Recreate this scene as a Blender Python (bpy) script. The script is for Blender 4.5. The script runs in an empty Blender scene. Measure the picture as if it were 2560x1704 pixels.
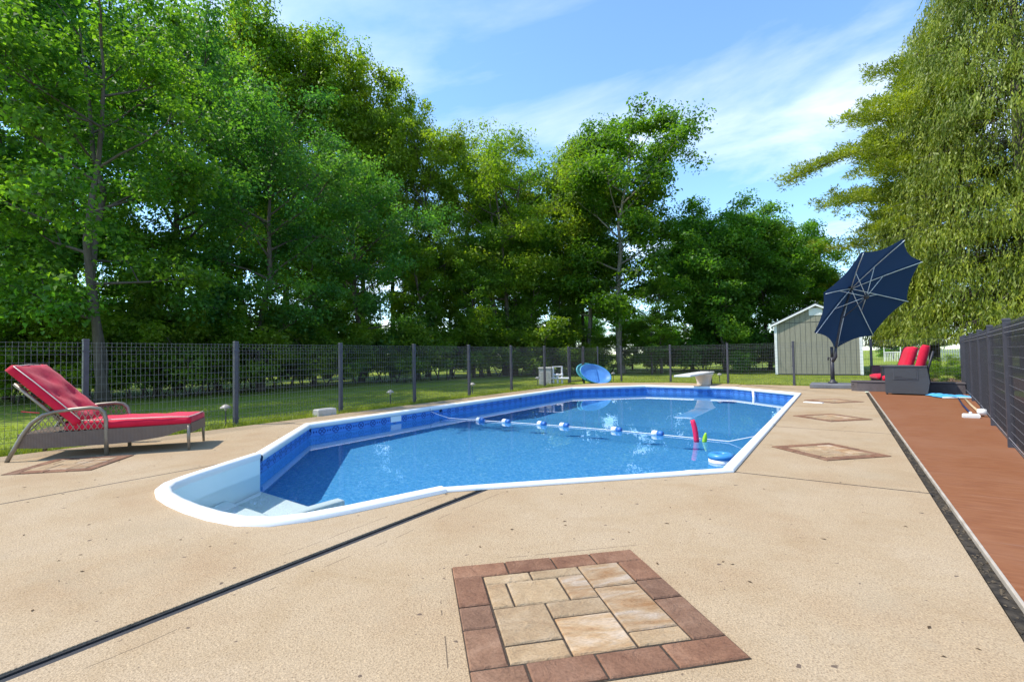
import bpy, bmesh, math, random
import numpy as np
from mathutils import Vector, Matrix

S = bpy.context.scene
COL = S.collection
PI = math.pi
# ------------------------------------------------------------------ camera
CAM_H, YAW, PITCH, ROLL, FOCAL = 1.05, 0.59033, 0.03053, -0.01625, 1218.326 / 2560 * 36


def cam_axes():
    f = Vector((0, math.cos(PITCH), math.sin(PITCH)))
    u = Vector((0, -math.sin(PITCH), math.cos(PITCH)))
    r = Vector((1, 0, 0))
    r2 = r * math.cos(ROLL) + u * math.sin(ROLL)
    u2 = -r * math.sin(ROLL) + u * math.cos(ROLL)
    rot = Matrix.Rotation(YAW, 3, 'Z')
    return rot @ r2, rot @ u2, rot @ f


RT, UP, FW = cam_axes()
cd = bpy.data.cameras.new('camera')
cd.sensor_width = 36
cd.sensor_fit = 'HORIZONTAL'
cd.lens = FOCAL
cd.clip_start = 0.05
cd.clip_end = 5000
cam = bpy.data.objects.new('camera', cd)
COL.objects.link(cam)
cam.matrix_world = Matrix(((RT.x, UP.x, -FW.x, 0), (RT.y, UP.y, -FW.y, 0), (RT.z, UP.z, -FW.z, CAM_H), (0, 0, 0, 1)))
S.camera = cam

# ------------------------------------------------------------------ sky and sun
SUN_EL = math.radians(56)
SUN_DIR = Vector((-0.80, -0.60, 0)).normalized()          # horizontal direction towards the sun
world = bpy.data.worlds.new('World')
S.world = world
world.use_nodes = True
nt = world.node_tree
bg = nt.nodes['Background']
bg.inputs[1].default_value = 0.15
sky = nt.nodes.new('ShaderNodeTexSky')
sky.sky_type = 'NISHITA'
sky.sun_disc = False
sky.sun_elevation = SUN_EL
sky.sun_rotation = math.atan2(SUN_DIR.x, SUN_DIR.y)
sky.air_density = 1.0
sky.dust_density = 0.15
sky.ozone_density = 2.2
tc = nt.nodes.new('ShaderNodeTexCoord')
sep = nt.nodes.new('ShaderNodeSeparateXYZ')
nt.links.new(tc.outputs['Generated'], sep.inputs[0])


def wmath(op, a, b=None, c=None):
    n = nt.nodes.new('ShaderNodeMath')
    n.operation = op
    for i, v in enumerate((a, b, c)):
        if v is None:
            continue
        if isinstance(v, (int, float)):
            n.inputs[i].default_value = v
        else:
            nt.links.new(v, n.inputs[i])
    return n.outputs[0]


zz = wmath('ADD', wmath('MAXIMUM', sep.outputs[2], 0.0), 0.12)
cx = wmath('DIVIDE', sep.outputs[0], zz)
cy = wmath('DIVIDE', sep.outputs[1], zz)
cmb = nt.nodes.new('ShaderNodeCombineXYZ')
nt.links.new(cx, cmb.inputs[0])
nt.links.new(cy, cmb.inputs[1])
cmb.inputs[2].default_value = 3.7
mp = nt.nodes.new('ShaderNodeMapping')
mp.inputs['Rotation'].default_value = (0, 0, math.radians(-28))
mp.inputs['Scale'].default_value = (0.9, 1.8, 1)
nt.links.new(cmb.outputs[0], mp.inputs[0])
n1 = nt.nodes.new('ShaderNodeTexNoise')
n1.inputs['Scale'].default_value = 0.85
n1.inputs['Detail'].default_value = 9
n1.inputs['Roughness'].default_value = 0.56
n1.inputs['Distortion'].default_value = 0.5
nt.links.new(mp.outputs[0], n1.inputs['Vector'])
ramp = nt.nodes.new('ShaderNodeValToRGB')
ramp.color_ramp.elements[0].position = 0.49
ramp.color_ramp.elements[0].color = (0, 0, 0, 1)
ramp.color_ramp.elements[1].position = 0.70
ramp.color_ramp.elements[1].color = (1, 1, 1, 1)
nt.links.new(n1.outputs[0], ramp.inputs[0])
low = wmath('SUBTRACT', 1.0, wmath('MULTIPLY', wmath('MAXIMUM', sep.outputs[2], 0.0), 1.25))
cf = wmath('MULTIPLY', wmath('MULTIPLY', ramp.outputs[0], 0.95), wmath('MAXIMUM', low, 0.25))
mixs = nt.nodes.new('ShaderNodeMixRGB')
nt.links.new(cf, mixs.inputs[0])
tint = nt.nodes.new('ShaderNodeMixRGB')
tint.blend_type = 'MULTIPLY'
tint.inputs[0].default_value = 1
tint.inputs[2].default_value = (0.74, 0.88, 0.97, 1)
nt.links.new(sky.outputs[0], tint.inputs[1])
nt.links.new(tint.outputs[0], mixs.inputs[1])
mixs.inputs[2].default_value = (4.7, 4.8, 4.9, 1)
nt.links.new(mixs.outputs[0], bg.inputs[0])

sl = bpy.data.lights.new('sun', 'SUN')
sl.energy = 2.4
sl.angle = math.radians(0.53)
sl.color = (1.0, 0.95, 0.86)
sun = bpy.data.objects.new('sun', sl)
COL.objects.link(sun)
to_sun = SUN_DIR * math.cos(SUN_EL) + Vector((0, 0, math.sin(SUN_EL)))
sun.rotation_euler = to_sun.to_track_quat('Z', 'Y').to_euler()
sl.cycles.is_caustics_light = True

S.view_settings.view_transform = 'Standard'
S.view_settings.look = 'None'
S.view_settings.exposure = 1.28
S.view_settings.gamma = 1
S.view_settings.use_curve_mapping = False
cy_ = S.cycles
cy_.use_denoising = True
cy_.max_bounces = 7
cy_.diffuse_bounces = 4
cy_.glossy_bounces = 3
cy_.transmission_bounces = 6
cy_.transparent_max_bounces = 8
cy_.caustics_refractive = True
cy_.caustics_reflective = False
cy_.sample_clamp_indirect = 6

# ------------------------------------------------------------------ helpers: nodes and materials
def mat(name, col, rough=0.7, spec=0.3, metal=0.0):
    m = bpy.data.materials.new(name)
    m.use_nodes = True
    p = m.node_tree.nodes['Principled BSDF']
    p.inputs['Base Color'].default_value = (*col, 1)
    p.inputs['Roughness'].default_value = rough
    p.inputs['Specular IOR Level'].default_value = spec
    p.inputs['Metallic'].default_value = metal
    return m


class NT:
    def __init__(s, m):
        s.t = m.node_tree
        s.p = s.t.nodes.get('Principled BSDF')

    def n(s, typ, **kw):
        x = s.t.nodes.new(typ)
        for k, v in kw.items():
            setattr(x, k, v)
        return x

    def put(s, inp, v):
        if v is None:
            return
        if hasattr(v, 'links') or hasattr(v, 'is_linked') and not isinstance(v, (int, float, tuple)):
            s.t.links.new(v, inp)
        else:
            inp.default_value = v

    def math(s, op, a, b=None, c=None):
        x = s.n('ShaderNodeMath', operation=op)
        for i, v in enumerate((a, b, c)):
            s.put(x.inputs[i], v)
        return x.outputs[0]

    def noise(s, scale, detail=4, rough=0.55, vec=None, dist=0):
        x = s.n('ShaderNodeTexNoise')
        x.inputs['Scale'].default_value = scale
        x.inputs['Detail'].default_value = detail
        x.inputs['Roughness'].default_value = rough
        x.inputs['Distortion'].default_value = dist
        if vec is not None:
            s.t.links.new(vec, x.inputs['Vector'])
        return x.outputs[0]

    def obj(s, scale=(1, 1, 1), rot=(0, 0, 0)):
        c = s.n('ShaderNodeTexCoord')
        m_ = s.n('ShaderNodeMapping')
        m_.inputs['Scale'].default_value = scale
        m_.inputs['Rotation'].default_value = rot
        s.t.links.new(c.outputs['Object'], m_.inputs[0])
        return m_.outputs[0]

    def world(s, scale=(1, 1, 1), rot=(0, 0, 0)):
        g = s.n('ShaderNodeNewGeometry')
        m_ = s.n('ShaderNodeMapping')
        m_.inputs['Scale'].default_value = scale
        m_.inputs['Rotation'].default_value = rot
        s.t.links.new(g.outputs['Position'], m_.inputs[0])
        return m_.outputs[0]

    def ramp(s, f, stops):
        r = s.n('ShaderNodeValToRGB')
        e = r.color_ramp.elements
        while len(e) < len(stops):
            e.new(0.5)
        for x, (pos, c) in zip(e, stops):
            x.position = pos
            x.color = (*c, 1) if len(c) == 3 else c
        s.t.links.new(f, r.inputs[0])
        return r.outputs[0]

    def mix(s, f, a, b, mode='MIX'):
        x = s.n('ShaderNodeMixRGB', blend_type=mode)
        s.put(x.inputs[0], f)
        for i, v in ((1, a), (2, b)):
            if isinstance(v, tuple) and len(v) == 3:
                v = (*v, 1)
            s.put(x.inputs[i], v)
        return x.outputs[0]

    def bump(s, h, strength=0.3, dist=0.01):
        b = s.n('ShaderNodeBump')
        b.inputs['Strength'].default_value = strength
        b.inputs['Distance'].default_value = dist
        s.t.links.new(h, b.inputs['Height'])
        s.t.links.new(b.outputs[0], s.p.inputs['Normal'])

    def col(s, v):
        s.t.links.new(v, s.p.inputs['Base Color'])


def mottled(name, c1, c2, scale=8, rough=0.7, spec=0.3, bump=0.0, bscale=60, metal=0.0, stretch=(1, 1, 1), space='obj'):
    m = mat(name, c1, rough, spec, metal)
    t = NT(m)
    vec = t.obj(stretch) if space == 'obj' else t.world(stretch)
    t.col(t.ramp(t.noise(scale, 5, 0.6, vec), [(0.3, c1), (0.72, c2)]))
    if bump:
        t.bump(t.noise(bscale, 4, 0.6, vec), bump, 0.004)
    return m


# ------------------------------------------------------------------ helpers: geometry
class MB:
    """collects faces, builds one mesh"""

    def __init__(s):
        s.v = []
        s.f = []

    def add(s, v, f):
        o = len(s.v)
        s.v += [tuple(p) for p in v]
        s.f += [tuple(i + o for i in q) for q in f]
        return s

    def box(s, x0, x1, y0, y1, z0, z1):
        v = [(x, y, z) for z in (z0, z1) for y in (y0, y1) for x in (x0, x1)]
        return s.add(v, [(0, 2, 3, 1), (4, 5, 7, 6), (0, 1, 5, 4), (2, 6, 7, 3), (0, 4, 6, 2), (1, 3, 7, 5)])

    def cbox(s, x0, x1, y0, y1, z0, z1, b=0.004):
        """box with chamfered vertical and top edges"""
        b = min(b, (x1 - x0) * .45, (y1 - y0) * .45)
        lo = [(x0, y0), (x1, y0), (x1, y1), (x0, y1)]
        hi = [(x0 + b, y0 + b), (x1 - b, y0 + b), (x1 - b, y1 - b), (x0 + b, y1 - b)]
        v = [(*p, z0) for p in lo] + [(*p, z1 - b) for p in lo] + [(*p, z1) for p in hi]
        f = [(3, 2, 1, 0), (8, 9, 10, 11)]
        for i in range(4):
            j = (i + 1) % 4
            f += [(i, j, 4 + j, 4 + i), (4 + i, 4 + j, 8 + j, 8 + i)]
        return s.add(v, f)

    def tube(s, pts, r, n=8, cap=True):
        pts = [Vector(p) for p in pts]
        rs = r if hasattr(r, '__len__') else [r] * len(pts)
        v, f = [], []
        prev = None
        for i, p in enumerate(pts):
            d = (pts[min(i + 1, len(pts) - 1)] - pts[max(i - 1, 0)]).normalized()
            a = d.cross(Vector((0, 0, 1)) if abs(d.z) < .95 else Vector((1, 0, 0))).normalized() if prev is None else (prev - d * prev.dot(d)).normalized()
            prev = a
            b = d.cross(a)
            for k in range(n):
                t = 2 * PI * (k + .5) / n
                v.append(p + (a * math.cos(t) + b * math.sin(t)) * rs[i])
        for i in range(len(pts) - 1):
            for k in range(n):
                k2 = (k + 1) % n
                f.append((i * n + k, i * n + k2, (i + 1) * n + k2, (i + 1) * n + k))
        if cap:
            f.append(tuple(reversed(range(n))))
            f.append(tuple(range((len(pts) - 1) * n, len(pts) * n)))
        return s.add(v, f)

    def lathe(s, prof, n=24, c=(0, 0, 0)):
        v, f = [], []
        for r, z in prof:
            for k in range(n):
                t = 2 * PI * k / n
                v.append((c[0] + r * math.cos(t), c[1] + r * math.sin(t), c[2] + z))
        for i in range(len(prof) - 1):
            for k in range(n):
                k2 = (k + 1) % n
                f.append((i * n + k, i * n + k2, (i + 1) * n + k2, (i + 1) * n + k))
        return s.add(v, f)

    def prism(s, poly, z0, z1, bev=0.0):
        n = len(poly)
        v = [(x, y, z0) for x, y in poly]
        if bev:
            q = inset(poly, bev)
            v += [(x, y, z1 - bev) for x, y in poly] + [(x, y, z1) for x, y in q]
            f = [tuple(reversed(range(n))), tuple(range(2 * n, 3 * n))]
            for i in range(n):
                j = (i + 1) % n
                f += [(i, j, n + j, n + i), (n + i, n + j, 2 * n + j, 2 * n + i)]
        else:
            v += [(x, y, z1) for x, y in poly]
            f = [tuple(reversed(range(n))), tuple(range(n, 2 * n))]
            for i in range(n):
                j = (i + 1) % n
                f.append((i, j, n + j, n + i))
        return s.add(v, f)

    def build(s, name, m, parent=None, smooth=False, M=None):
        me = bpy.data.meshes.new(name)
        v = s.v if M is None else [tuple(M @ Vector(p)) for p in s.v]
        me.from_pydata(v, [], s.f)
        me.materials.append(m)
        if smooth:
            me.polygons.foreach_set('use_smooth', [True] * len(me.polygons))
        me.update()
        return link(name, me, parent)


def link(name, me, parent=None):
    o = bpy.data.objects.new(name, me)
    COL.objects.link(o)
    if parent is not None:
        o.parent = parent
    return o


def inset(poly, d):
    """offset a counter-clockwise polygon inwards by d"""
    n = len(poly)
    out = []
    for i in range(n):
        p0, p1, p2 = Vector(poly[i - 1]), Vector(poly[i]), Vector(poly[(i + 1) % n])
        a, b = (p1 - p0).normalized(), (p2 - p1).normalized()
        na, nb = Vector((-a.y, a.x)), Vector((-b.y, b.x))
        k = (na + nb)
        k = k / max(1e-6, k.length)
        q = p1 + k * (d / max(.35, k.dot(na)))
        out.append((q.x, q.y))
    return out


def np_mesh(name, V, F, m, smooth=False):
    me = bpy.data.meshes.new(name)
    V = np.asarray(V, np.float32)
    F = np.asarray(F, np.int32)
    k = F.shape[1]
    me.vertices.add(len(V))
    me.vertices.foreach_set('co', V.ravel())
    me.loops.add(F.size)
    me.loops.foreach_set('vertex_index', F.ravel())
    me.polygons.add(len(F))
    me.polygons.foreach_set('loop_start', np.arange(0, F.size, k, dtype=np.int32))
    if smooth:
        me.polygons.foreach_set('use_smooth', np.ones(len(F), bool))
    me.materials.append(m)
    me.update()
    me.validate()
    return me


def tag(o, label=None, cat=None, group=None, kind=None):
    if label:
        o['label'] = label
    if cat:
        o['category'] = cat
    if group:
        o['group'] = group
    if kind:
        o['kind'] = kind
    return o


def thing(name, label, cat, loc=(0, 0, 0), rz=0, group=None):
    o = bpy.data.objects.new(name, None)
    o.empty_display_size = 0.2
    COL.objects.link(o)
    o.location = loc
    o.rotation_euler = (0, 0, rz)
    return tag(o, label, cat, group)


def copy_tree(o, parent=None):
    c = o.copy()
    COL.objects.link(c)
    c.parent = parent
    for ch in o.children:
        copy_tree(ch, c)
    return c


def px_dir(px, py):
    """direction of a photo pixel (2560 x 1704)"""
    f = 1218.326
    return FW + RT * ((px - 1280) / f) - UP * ((py - 852) / f)


def at(px, depth):
    """ground position under the photo column px at the given distance along the view axis"""
    d = px_dir(px, 885)
    g = d * (depth / d.dot(FW))
    return g.x, g.y


def height_at(px, py, depth):
    d = px_dir(px, py)
    return CAM_H + d.z * depth / d.dot(FW)


rng = random.Random(7)
# ------------------------------------------------------------------ shared materials
M_white = mat('white_vinyl', (0.80, 0.79, 0.76), 0.45, 0.4)
M_whitep = mat('white_paint', (0.78, 0.77, 0.74), 0.6, 0.3)
M_dark = mottled('dark_powder_coat', (0.035, 0.033, 0.038), (0.055, 0.052, 0.06), 20, 0.5, 0.4)
M_post = mottled('post_powder_coat', (0.048, 0.046, 0.056), (0.07, 0.066, 0.08), 14, 0.5, 0.45)
M_wire = mat('wire_grey', (0.12, 0.12, 0.125), 0.45, 0.5)
M_wirel = mat('pale_wire', (0.34, 0.34, 0.36), 0.4, 0.6)
M_pvc = mat('pvc_white', (0.70, 0.70, 0.72), 0.4, 0.4)

M_conc = mat('exposed_aggregate_concrete', (0.55, 0.42, 0.29), 0.85, 0.15)
t = NT(M_conc)
wv = t.world()
big = t.noise(0.9, 6, 0.62, wv)
base = t.ramp(big, [(0.28, (0.365, 0.250, 0.145)), (0.5, (0.412, 0.306, 0.191)), (0.75, (0.443, 0.343, 0.232))])
mid = t.noise(130, 3, 0.7, wv)
base = t.mix(0.55, base, t.ramp(mid, [(0.34, (0.38, 0.34, 0.30)), (0.5, (1, 1, 1)), (0.68, (1.28, 1.24, 1.18))]), 'MULTIPLY')
fine = t.n('ShaderNodeTexVoronoi')
fine.inputs['Scale'].default_value = 170
t.t.links.new(wv, fine.inputs['Vector'])
grain = t.n('ShaderNodeTexWhiteNoise')
t.t.links.new(fine.outputs['Color'], grain.inputs[0])
base = t.mix(0.5, base, t.ramp(grain.outputs[0], [(0.0, (0.52, 0.46, 0.40)), (0.14, (0.9, 0.88, 0.85)), (0.8, (1.05, 1.03, 1.0)), (1.0, (1.3, 1.27, 1.2))]), 'MULTIPLY')
stn = t.noise(2.2, 6, 0.68, wv, 0.6)
base = t.mix(t.ramp(stn, [(0.5, (0, 0, 0)), (0.75, (0.415, 0.415, 0.415))]), base, (0.299, 0.195, 0.095))
stg = t.noise(1.1, 6, 0.7, t.world((1, 1, 1), (0, 0, 1)), 0.4)
base = t.mix(t.ramp(stg, [(0.56, (0, 0, 0)), (0.8, (0.415, 0.415, 0.415))]), base, (0.320, 0.261, 0.178))
pits = t.noise(16, 2, 0.5, wv)
base = t.mix(t.ramp(pits, [(0.715, (0, 0, 0)), (0.745, (1, 1, 1))]), base, (0.14, 0.10, 0.07))
# broken tooled lines beside the wide joint at x = -2.36
g_ = t.n('ShaderNodeNewGeometry')
sx = t.n('ShaderNodeSeparateXYZ')
t.t.links.new(g_.outputs['Position'], sx.inputs[0])
wob = t.math('MULTIPLY', t.math('SUBTRACT', t.noise(3.0, 3, 0.5, wv), 0.5), 0.05)
lines = None
for xc in (-2.52, -2.19):
    dd = t.math('ABSOLUTE', t.math('SUBTRACT', t.math('ADD', sx.outputs[0], wob), xc))
    l_ = t.math('LESS_THAN', dd, 0.0022)
    l_ = t.math('MULTIPLY', l_, t.math('LESS_THAN', sx.outputs[1], 3.2))
    lines = l_ if lines is None else t.math('MAXIMUM', lines, l_)
pq = t.n('ShaderNodeVectorMath', operation='SUBTRACT')
t.t.links.new(g_.outputs['Position'], pq.inputs[0])
pq.inputs[1].default_value = (-0.955, 1.86, 0)
sq = t.n('ShaderNodeSeparateXYZ')
t.t.links.new(pq.outputs[0], sq.inputs[0])
pa_x = t.math('MULTIPLY', t.math('ADD', sq.outputs[0], sq.outputs[1]), .7071)
qa_x = t.math('MULTIPLY', t.math('SUBTRACT', sq.outputs[1], sq.outputs[0]), .7071)
wob2 = t.math('MULTIPLY', wob, .25)
for along, across, off in ((pa_x, qa_x, .545), (qa_x, pa_x, -.545)):
    l_ = t.math('LESS_THAN', t.math('ABSOLUTE', t.math('SUBTRACT', t.math('ADD', across, wob2), off)), .0022)
    l_ = t.math('MULTIPLY', l_, t.math('LESS_THAN', t.math('ABSOLUTE', along), .545))
    lines = t.math('MAXIMUM', lines, l_)
brk = t.math('GREATER_THAN', t.noise(2.3, 3, 0.6, wv), 0.5)
base = t.mix(t.math('MULTIPLY', t.math('MULTIPLY', lines, brk), 0.8), base, (0.09, 0.065, 0.045))
t.col(base)
t.bump(t.math('ADD', t.math('MULTIPLY', mid, 0.6), fine.outputs['Distance']), 0.55, 0.003)

M_joint = mottled('joint_filler', (0.020, 0.019, 0.020), (0.05, 0.047, 0.045), 30, 0.9, 0.1, 0.6, 80)
M_rubber = mottled('black_joint_strip', (0.025, 0.024, 0.026), (0.07, 0.068, 0.07), 12, 0.75, 0.3, 0.5, 60, stretch=(20, 1, 1), space='world')
M_debris = mottled('gap_debris', (0.018, 0.017, 0.016), (0.085, 0.07, 0.052), 22, 0.95, 0.1, 0.8, 40, space='world')

M_deck = mat('rust_stained_deck', (0.36, 0.14, 0.065), 0.62, 0.3)
t = NT(M_deck)
st = t.noise(5, 7, 0.7, t.world((0.8, 5, 1), (0, 0, math.radians(8))))
cl = t.noise(0.8, 4, 0.6, t.world())
b_ = t.ramp(st, [(0.3, (0.187, 0.063, 0.022)), (0.5, (0.237, 0.086, 0.031)), (0.7, (0.282, 0.118, 0.050))])
b_ = t.mix(t.ramp(cl, [(0.45, (0, 0, 0)), (0.8, (0.498, 0.498, 0.498))]), b_, (0.299, 0.145, 0.079))
sc_ = t.noise(5, 5, 0.7, t.world((0.25, 6, 1), (0, 0, math.radians(14))))
b_ = t.mix(t.ramp(sc_, [(0.60, (0, 0, 0)), (0.74, (0.498, 0.498, 0.498))]), b_, (0.415, 0.290, 0.224))
t.col(b_)
t.bump(st, 0.25, 0.003)

M_lawn = mat('lawn', (0.07, 0.10, 0.02), 0.9, 0.1)
t = NT(M_lawn)
wv = t.world()
l1 = t.noise(0.35, 5, 0.6, wv)
l2 = t.noise(26, 4, 0.7, wv)
c_ = t.ramp(l1, [(0.3, (0.17, 0.23, 0.032)), (0.6, (0.26, 0.31, 0.042)), (0.8, (0.34, 0.345, 0.07))])
c_ = t.mix(0.7, c_, t.ramp(l2, [(0.3, (0.4, 0.45, 0.4)), (0.55, (1, 1, 1)), (0.75, (1.5, 1.4, 1.1))]), 'MULTIPLY')
t.col(c_)
t.bump(l2, 0.9, 0.03)

# ------------------------------------------------------------------ pool layout
PX0, PX1, PY0, PY1, PC = -7.04, -0.88, 2.90, 15.64, 1.77
A = (PX0 + PC, PY0)
B = (PX0, PY0 + PC)
C = (PX1 - PC, PY0)
D = (PX1, PY0 + PC)
E_ = (PX0, PY1 - PC)
F = (PX0 + PC, PY1)
F2 = (PX1 - PC, PY1)
G = (PX1, PY1 - PC)
OCT = [A, C, D, G, F2, F, E_, B]                      # counter-clockwise
# outline of the step insert (bulges towards -y), from A round to C
STEP = [A, (-5.02, 2.42), (-4.80, 2.02), (-4.68, 1.85), (-4.55, 1.76), (-4.36, 1.70), (-4.1, 1.665), (-3.8, 1.65), (-3.5, 1.66), (-3.25, 1.70), (-3.08, 1.79), (-2.97, 1.95), (-2.87, 2.2), (-2.76, 2.55), C]
WATER = -0.19

# ------------------------------------------------------------------ setting: lawn, slabs, deck
X0, X1 = -7.95, 0.53
far = [(X1, 15.3), (0.28, 17.05), (-0.95, 17.28), (-2.75, 17.42), (-4.95, 17.72), (-5.27, 17.72), (-7.12, 17.02), (X0, 15.2)]
hole = [(X0, -6), (X1 + 2.6, -6), (X1 + 2.6, 15.3)] + far[1:]          # lawn hole (deck and concrete)
lb = bmesh.new()
RB = 3000
outer = [(-RB, -RB), (RB, -RB), (RB, RB), (-RB, RB)]
ov = [lb.verts.new((x, y, -0.035)) for x, y in outer]
hv = [lb.verts.new((x, y, -0.035)) for x, y in hole]
edges = [lb.edges.new((ov[i], ov[(i + 1) % 4])) for i in range(4)] + [lb.edges.new((hv[i], hv[(i + 1) % len(hv)])) for i in range(len(hv))]
bmesh.ops.triangle_fill(lb, use_beauty=True, use_dissolve=False, edges=edges, normal=(0, 0, 1))
me = bpy.data.meshes.new('lawn')
lb.to_mesh(me)
lb.free()
# drop a fill triangle that covers the hole, if any
me.materials.append(M_lawn)
lawn = tag(link('lawn', me), kind='structure')

# pool deck: dark joint filler below, slabs on top
deck_root = bpy.data.objects.new('pool_deck', None)
COL.objects.link(deck_root)
deck_root['kind'] = 'structure'
slabs = [
    [(X0, -6), (A[0], -6), A, B, (X0, B[1])],
    [(A[0], -6), (-2.385, -6), (-2.385, PY0 + .265), C] + STEP[-2:0:-1] + [A],
    [(-2.34, -6), (X1, -6), (X1, D[1]), D, (-2.34, PY0 + .31)],
    [D, (X1, D[1]), (X1, 7.72), (PX1, 7.78)],
    [(PX1, 7.78), (X1, 7.72), (X1, 10.82), (PX1, 10.9)],
    [(PX1, 10.9), (X1, 10.82), (X1, G[1]), G],
    [G, (X1, G[1])] + far[:4] + [(F2[0], 17.43), F2],
    [F2, (F2[0], 17.43), far[4], (F[0], 17.72), F],
    [F, (F[0], 17.72), far[6], far[7], (X0, E_[1]), E_],
    [E_, (X0, E_[1]), (X0, 10.85), (PX0, 10.85)],
    [(PX0, 10.85), (X0, 10.85), (X0, 7.75), (PX0, 7.75)],
    [(PX0, 7.75), (X0, 7.75), (X0, B[1]), B],
]
for poly in slabs:
    ar = sum(poly[i - 1][0] * poly[i][1] - poly[i][0] * poly[i - 1][1] for i in range(len(poly)))
    if ar < 0:
        poly = poly[::-1]
    MB().prism(inset(poly, 0.012), -0.12, 0.0, 0.002).build('slab', M_conc, deck_root)
# joint filler under the joints (rings round the pool, so no filler inside it)
jf = MB()
for x0, x1, y0, y1 in [(A[0] - .03, A[0] + .03, -6, PY0 - .06), (X0, PX0, B[1] - .03, B[1] + .03), (X0, PX0, 7.72, 7.78), (X0, PX0, 10.82, 10.88), (X0, PX0, E_[1] - .03, E_[1] + .03),
                       (PX1, X1, D[1] - .03, D[1] + .03), (PX1, X1, 7.68, 7.82), (PX1, X1, 10.78, 10.94), (PX1, X1, G[1] - .03, G[1] + .03),
                       (F[0] - .03, F[0] + .03, PY1, 17.72), (F2[0] - .03, F2[0] + .03, PY1, 17.43)]:
    jf.box(x0, x1, y0, y1, -0.11, -0.0015)
jf.build('joint_filler', M_joint, deck_root)['kind'] = 'stuff'
MB().box(-2.39, -2.335, -6, PY0 + .25, -0.11, -0.004).build('expansion_strip', M_rubber, deck_root)
MB().box(-2.373, -2.364, -6, PY0 + .25, -0.11, 0.003).build('strip_bead', M_joint, deck_root)
# gap strip with debris and the rust deck
MB().box(X1, 0.60, -6, 15.3, -0.12, -0.018).build('edge_gap', M_debris, deck_root)
nd = []
cr = MB()
r3 = random.Random(5)
for i in range(900):
    x, y = r3.uniform(X1 + .004, 0.597), r3.uniform(0.8, 15) ** 1.0
    s_ = r3.uniform(.004, .013)
    a = r3.uniform(0, PI)
    cr.add([(x + s_ * math.cos(a + k * 2.1), y + s_ * 1.6 * math.sin(a + k * 2.1), -0.018 + r3.uniform(0, .004)) for k in range(3)] + [(x, y, -0.018 + s_ * .8)], [(0, 1, 3), (1, 2, 3), (2, 0, 3)])
tag(cr.build('leaf_litter', mottled('litter', (0.03, 0.027, 0.022), (0.19, 0.145, 0.095), 3, 0.9, 0.1, space='world'), deck_root), kind='stuff')
cr = MB()
for i in range(170):
    x, y = r3.uniform(-7.5, .4), r3.uniform(.3, 4.4)
    if x > A[0] - .3 and x < PX1 and y > 1.4 and (x < -2.4 or y > 3.0 + (x + 2.6)) or abs(x + .955) + abs(y - 1.86) < .75:
        continue
    s_ = r3.uniform(.003, .010)
    a = r3.uniform(0, 2 * PI)
    cr.add([(x + s_ * 1.8 * math.cos(a), y + s_ * 1.8 * math.sin(a), .001), (x + s_ * .6 * math.cos(a + 1.7), y + s_ * .6 * math.sin(a + 1.7), .004), (x - s_ * 1.6 * math.cos(a), y - s_ * 1.6 * math.sin(a), .0015), (x - s_ * .6 * math.cos(a + 1.5), y - s_ * .6 * math.sin(a + 1.5), .003)], [(0, 1, 2, 3)])
tag(cr.build('dry_bits', mottled('dry_leaf_bits', (0.05, 0.035, 0.022), (0.14, 0.085, 0.045), 3, 0.9, 0.1, space='world'), deck_root), kind='stuff')
MB().prism([(0.60, -6), (3.2, -6), (3.2, 15.6), (0.60, 15.6)], -0.12, 0.004, 0.006).build('stained_strip', M_deck, deck_root)
MB().cbox(0.585, 0.60, -6, 15.3, -0.10, 0.010, 0.003).build('edge_board', mottled('pale_edge', (0.33, 0.27, 0.20), (0.52, 0.45, 0.37), 5, 0.8, space='world'), deck_root)

# ------------------------------------------------------------------ the pool
M_floor = mat('pebble_liner', (0.12, 0.42, 0.78), 0.6, 0.2)
t = NT(M_floor)
wv = t.world()
f1 = t.noise(30, 4, 0.7, wv)
f2 = t.noise(0.5, 3, 0.5, wv)
c_ = t.ramp(f1, [(0.3, (0.042, 0.257, 0.564)), (0.52, (0.083, 0.382, 0.714)), (0.72, (0.224, 0.531, 0.788))])
c_ = t.mix(0.35, c_, t.ramp(f2, [(0.3, (0.8, 0.86, 0.92)), (0.7, (1.1, 1.06, 1.02))]), 'MULTIPLY')
t.col(c_)

M_wall = mat('tile_band_liner', (0.03, 0.12, 0.5), 0.45, 0.3)
t = NT(M_wall)
uv = t.n('ShaderNodeUVMap')
sp = t.n('ShaderNodeSeparateXYZ')
t.t.links.new(uv.outputs[0], sp.inputs[0])
U, V = sp.outputs[0], sp.outputs[1]           # metres along the wall, metres below the coping
uc = t.math('SUBTRACT', t.math('FRACT', t.math('DIVIDE', U, 0.26)), 0.5)
ux = t.math('MULTIPLY', uc, 0.26)
vy = t.math('SUBTRACT', V, 0.125)


def ring(cx_, r, w):
    dx = t.math('SUBTRACT', t.math('ABSOLUTE', ux), cx_)
    d = t.math('SQRT', t.math('ADD', t.math('MULTIPLY', dx, dx), t.math('MULTIPLY', vy, vy)))
    return t.math('LESS_THAN', t.math('ABSOLUTE', t.math('SUBTRACT', d, r)), w)


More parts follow.
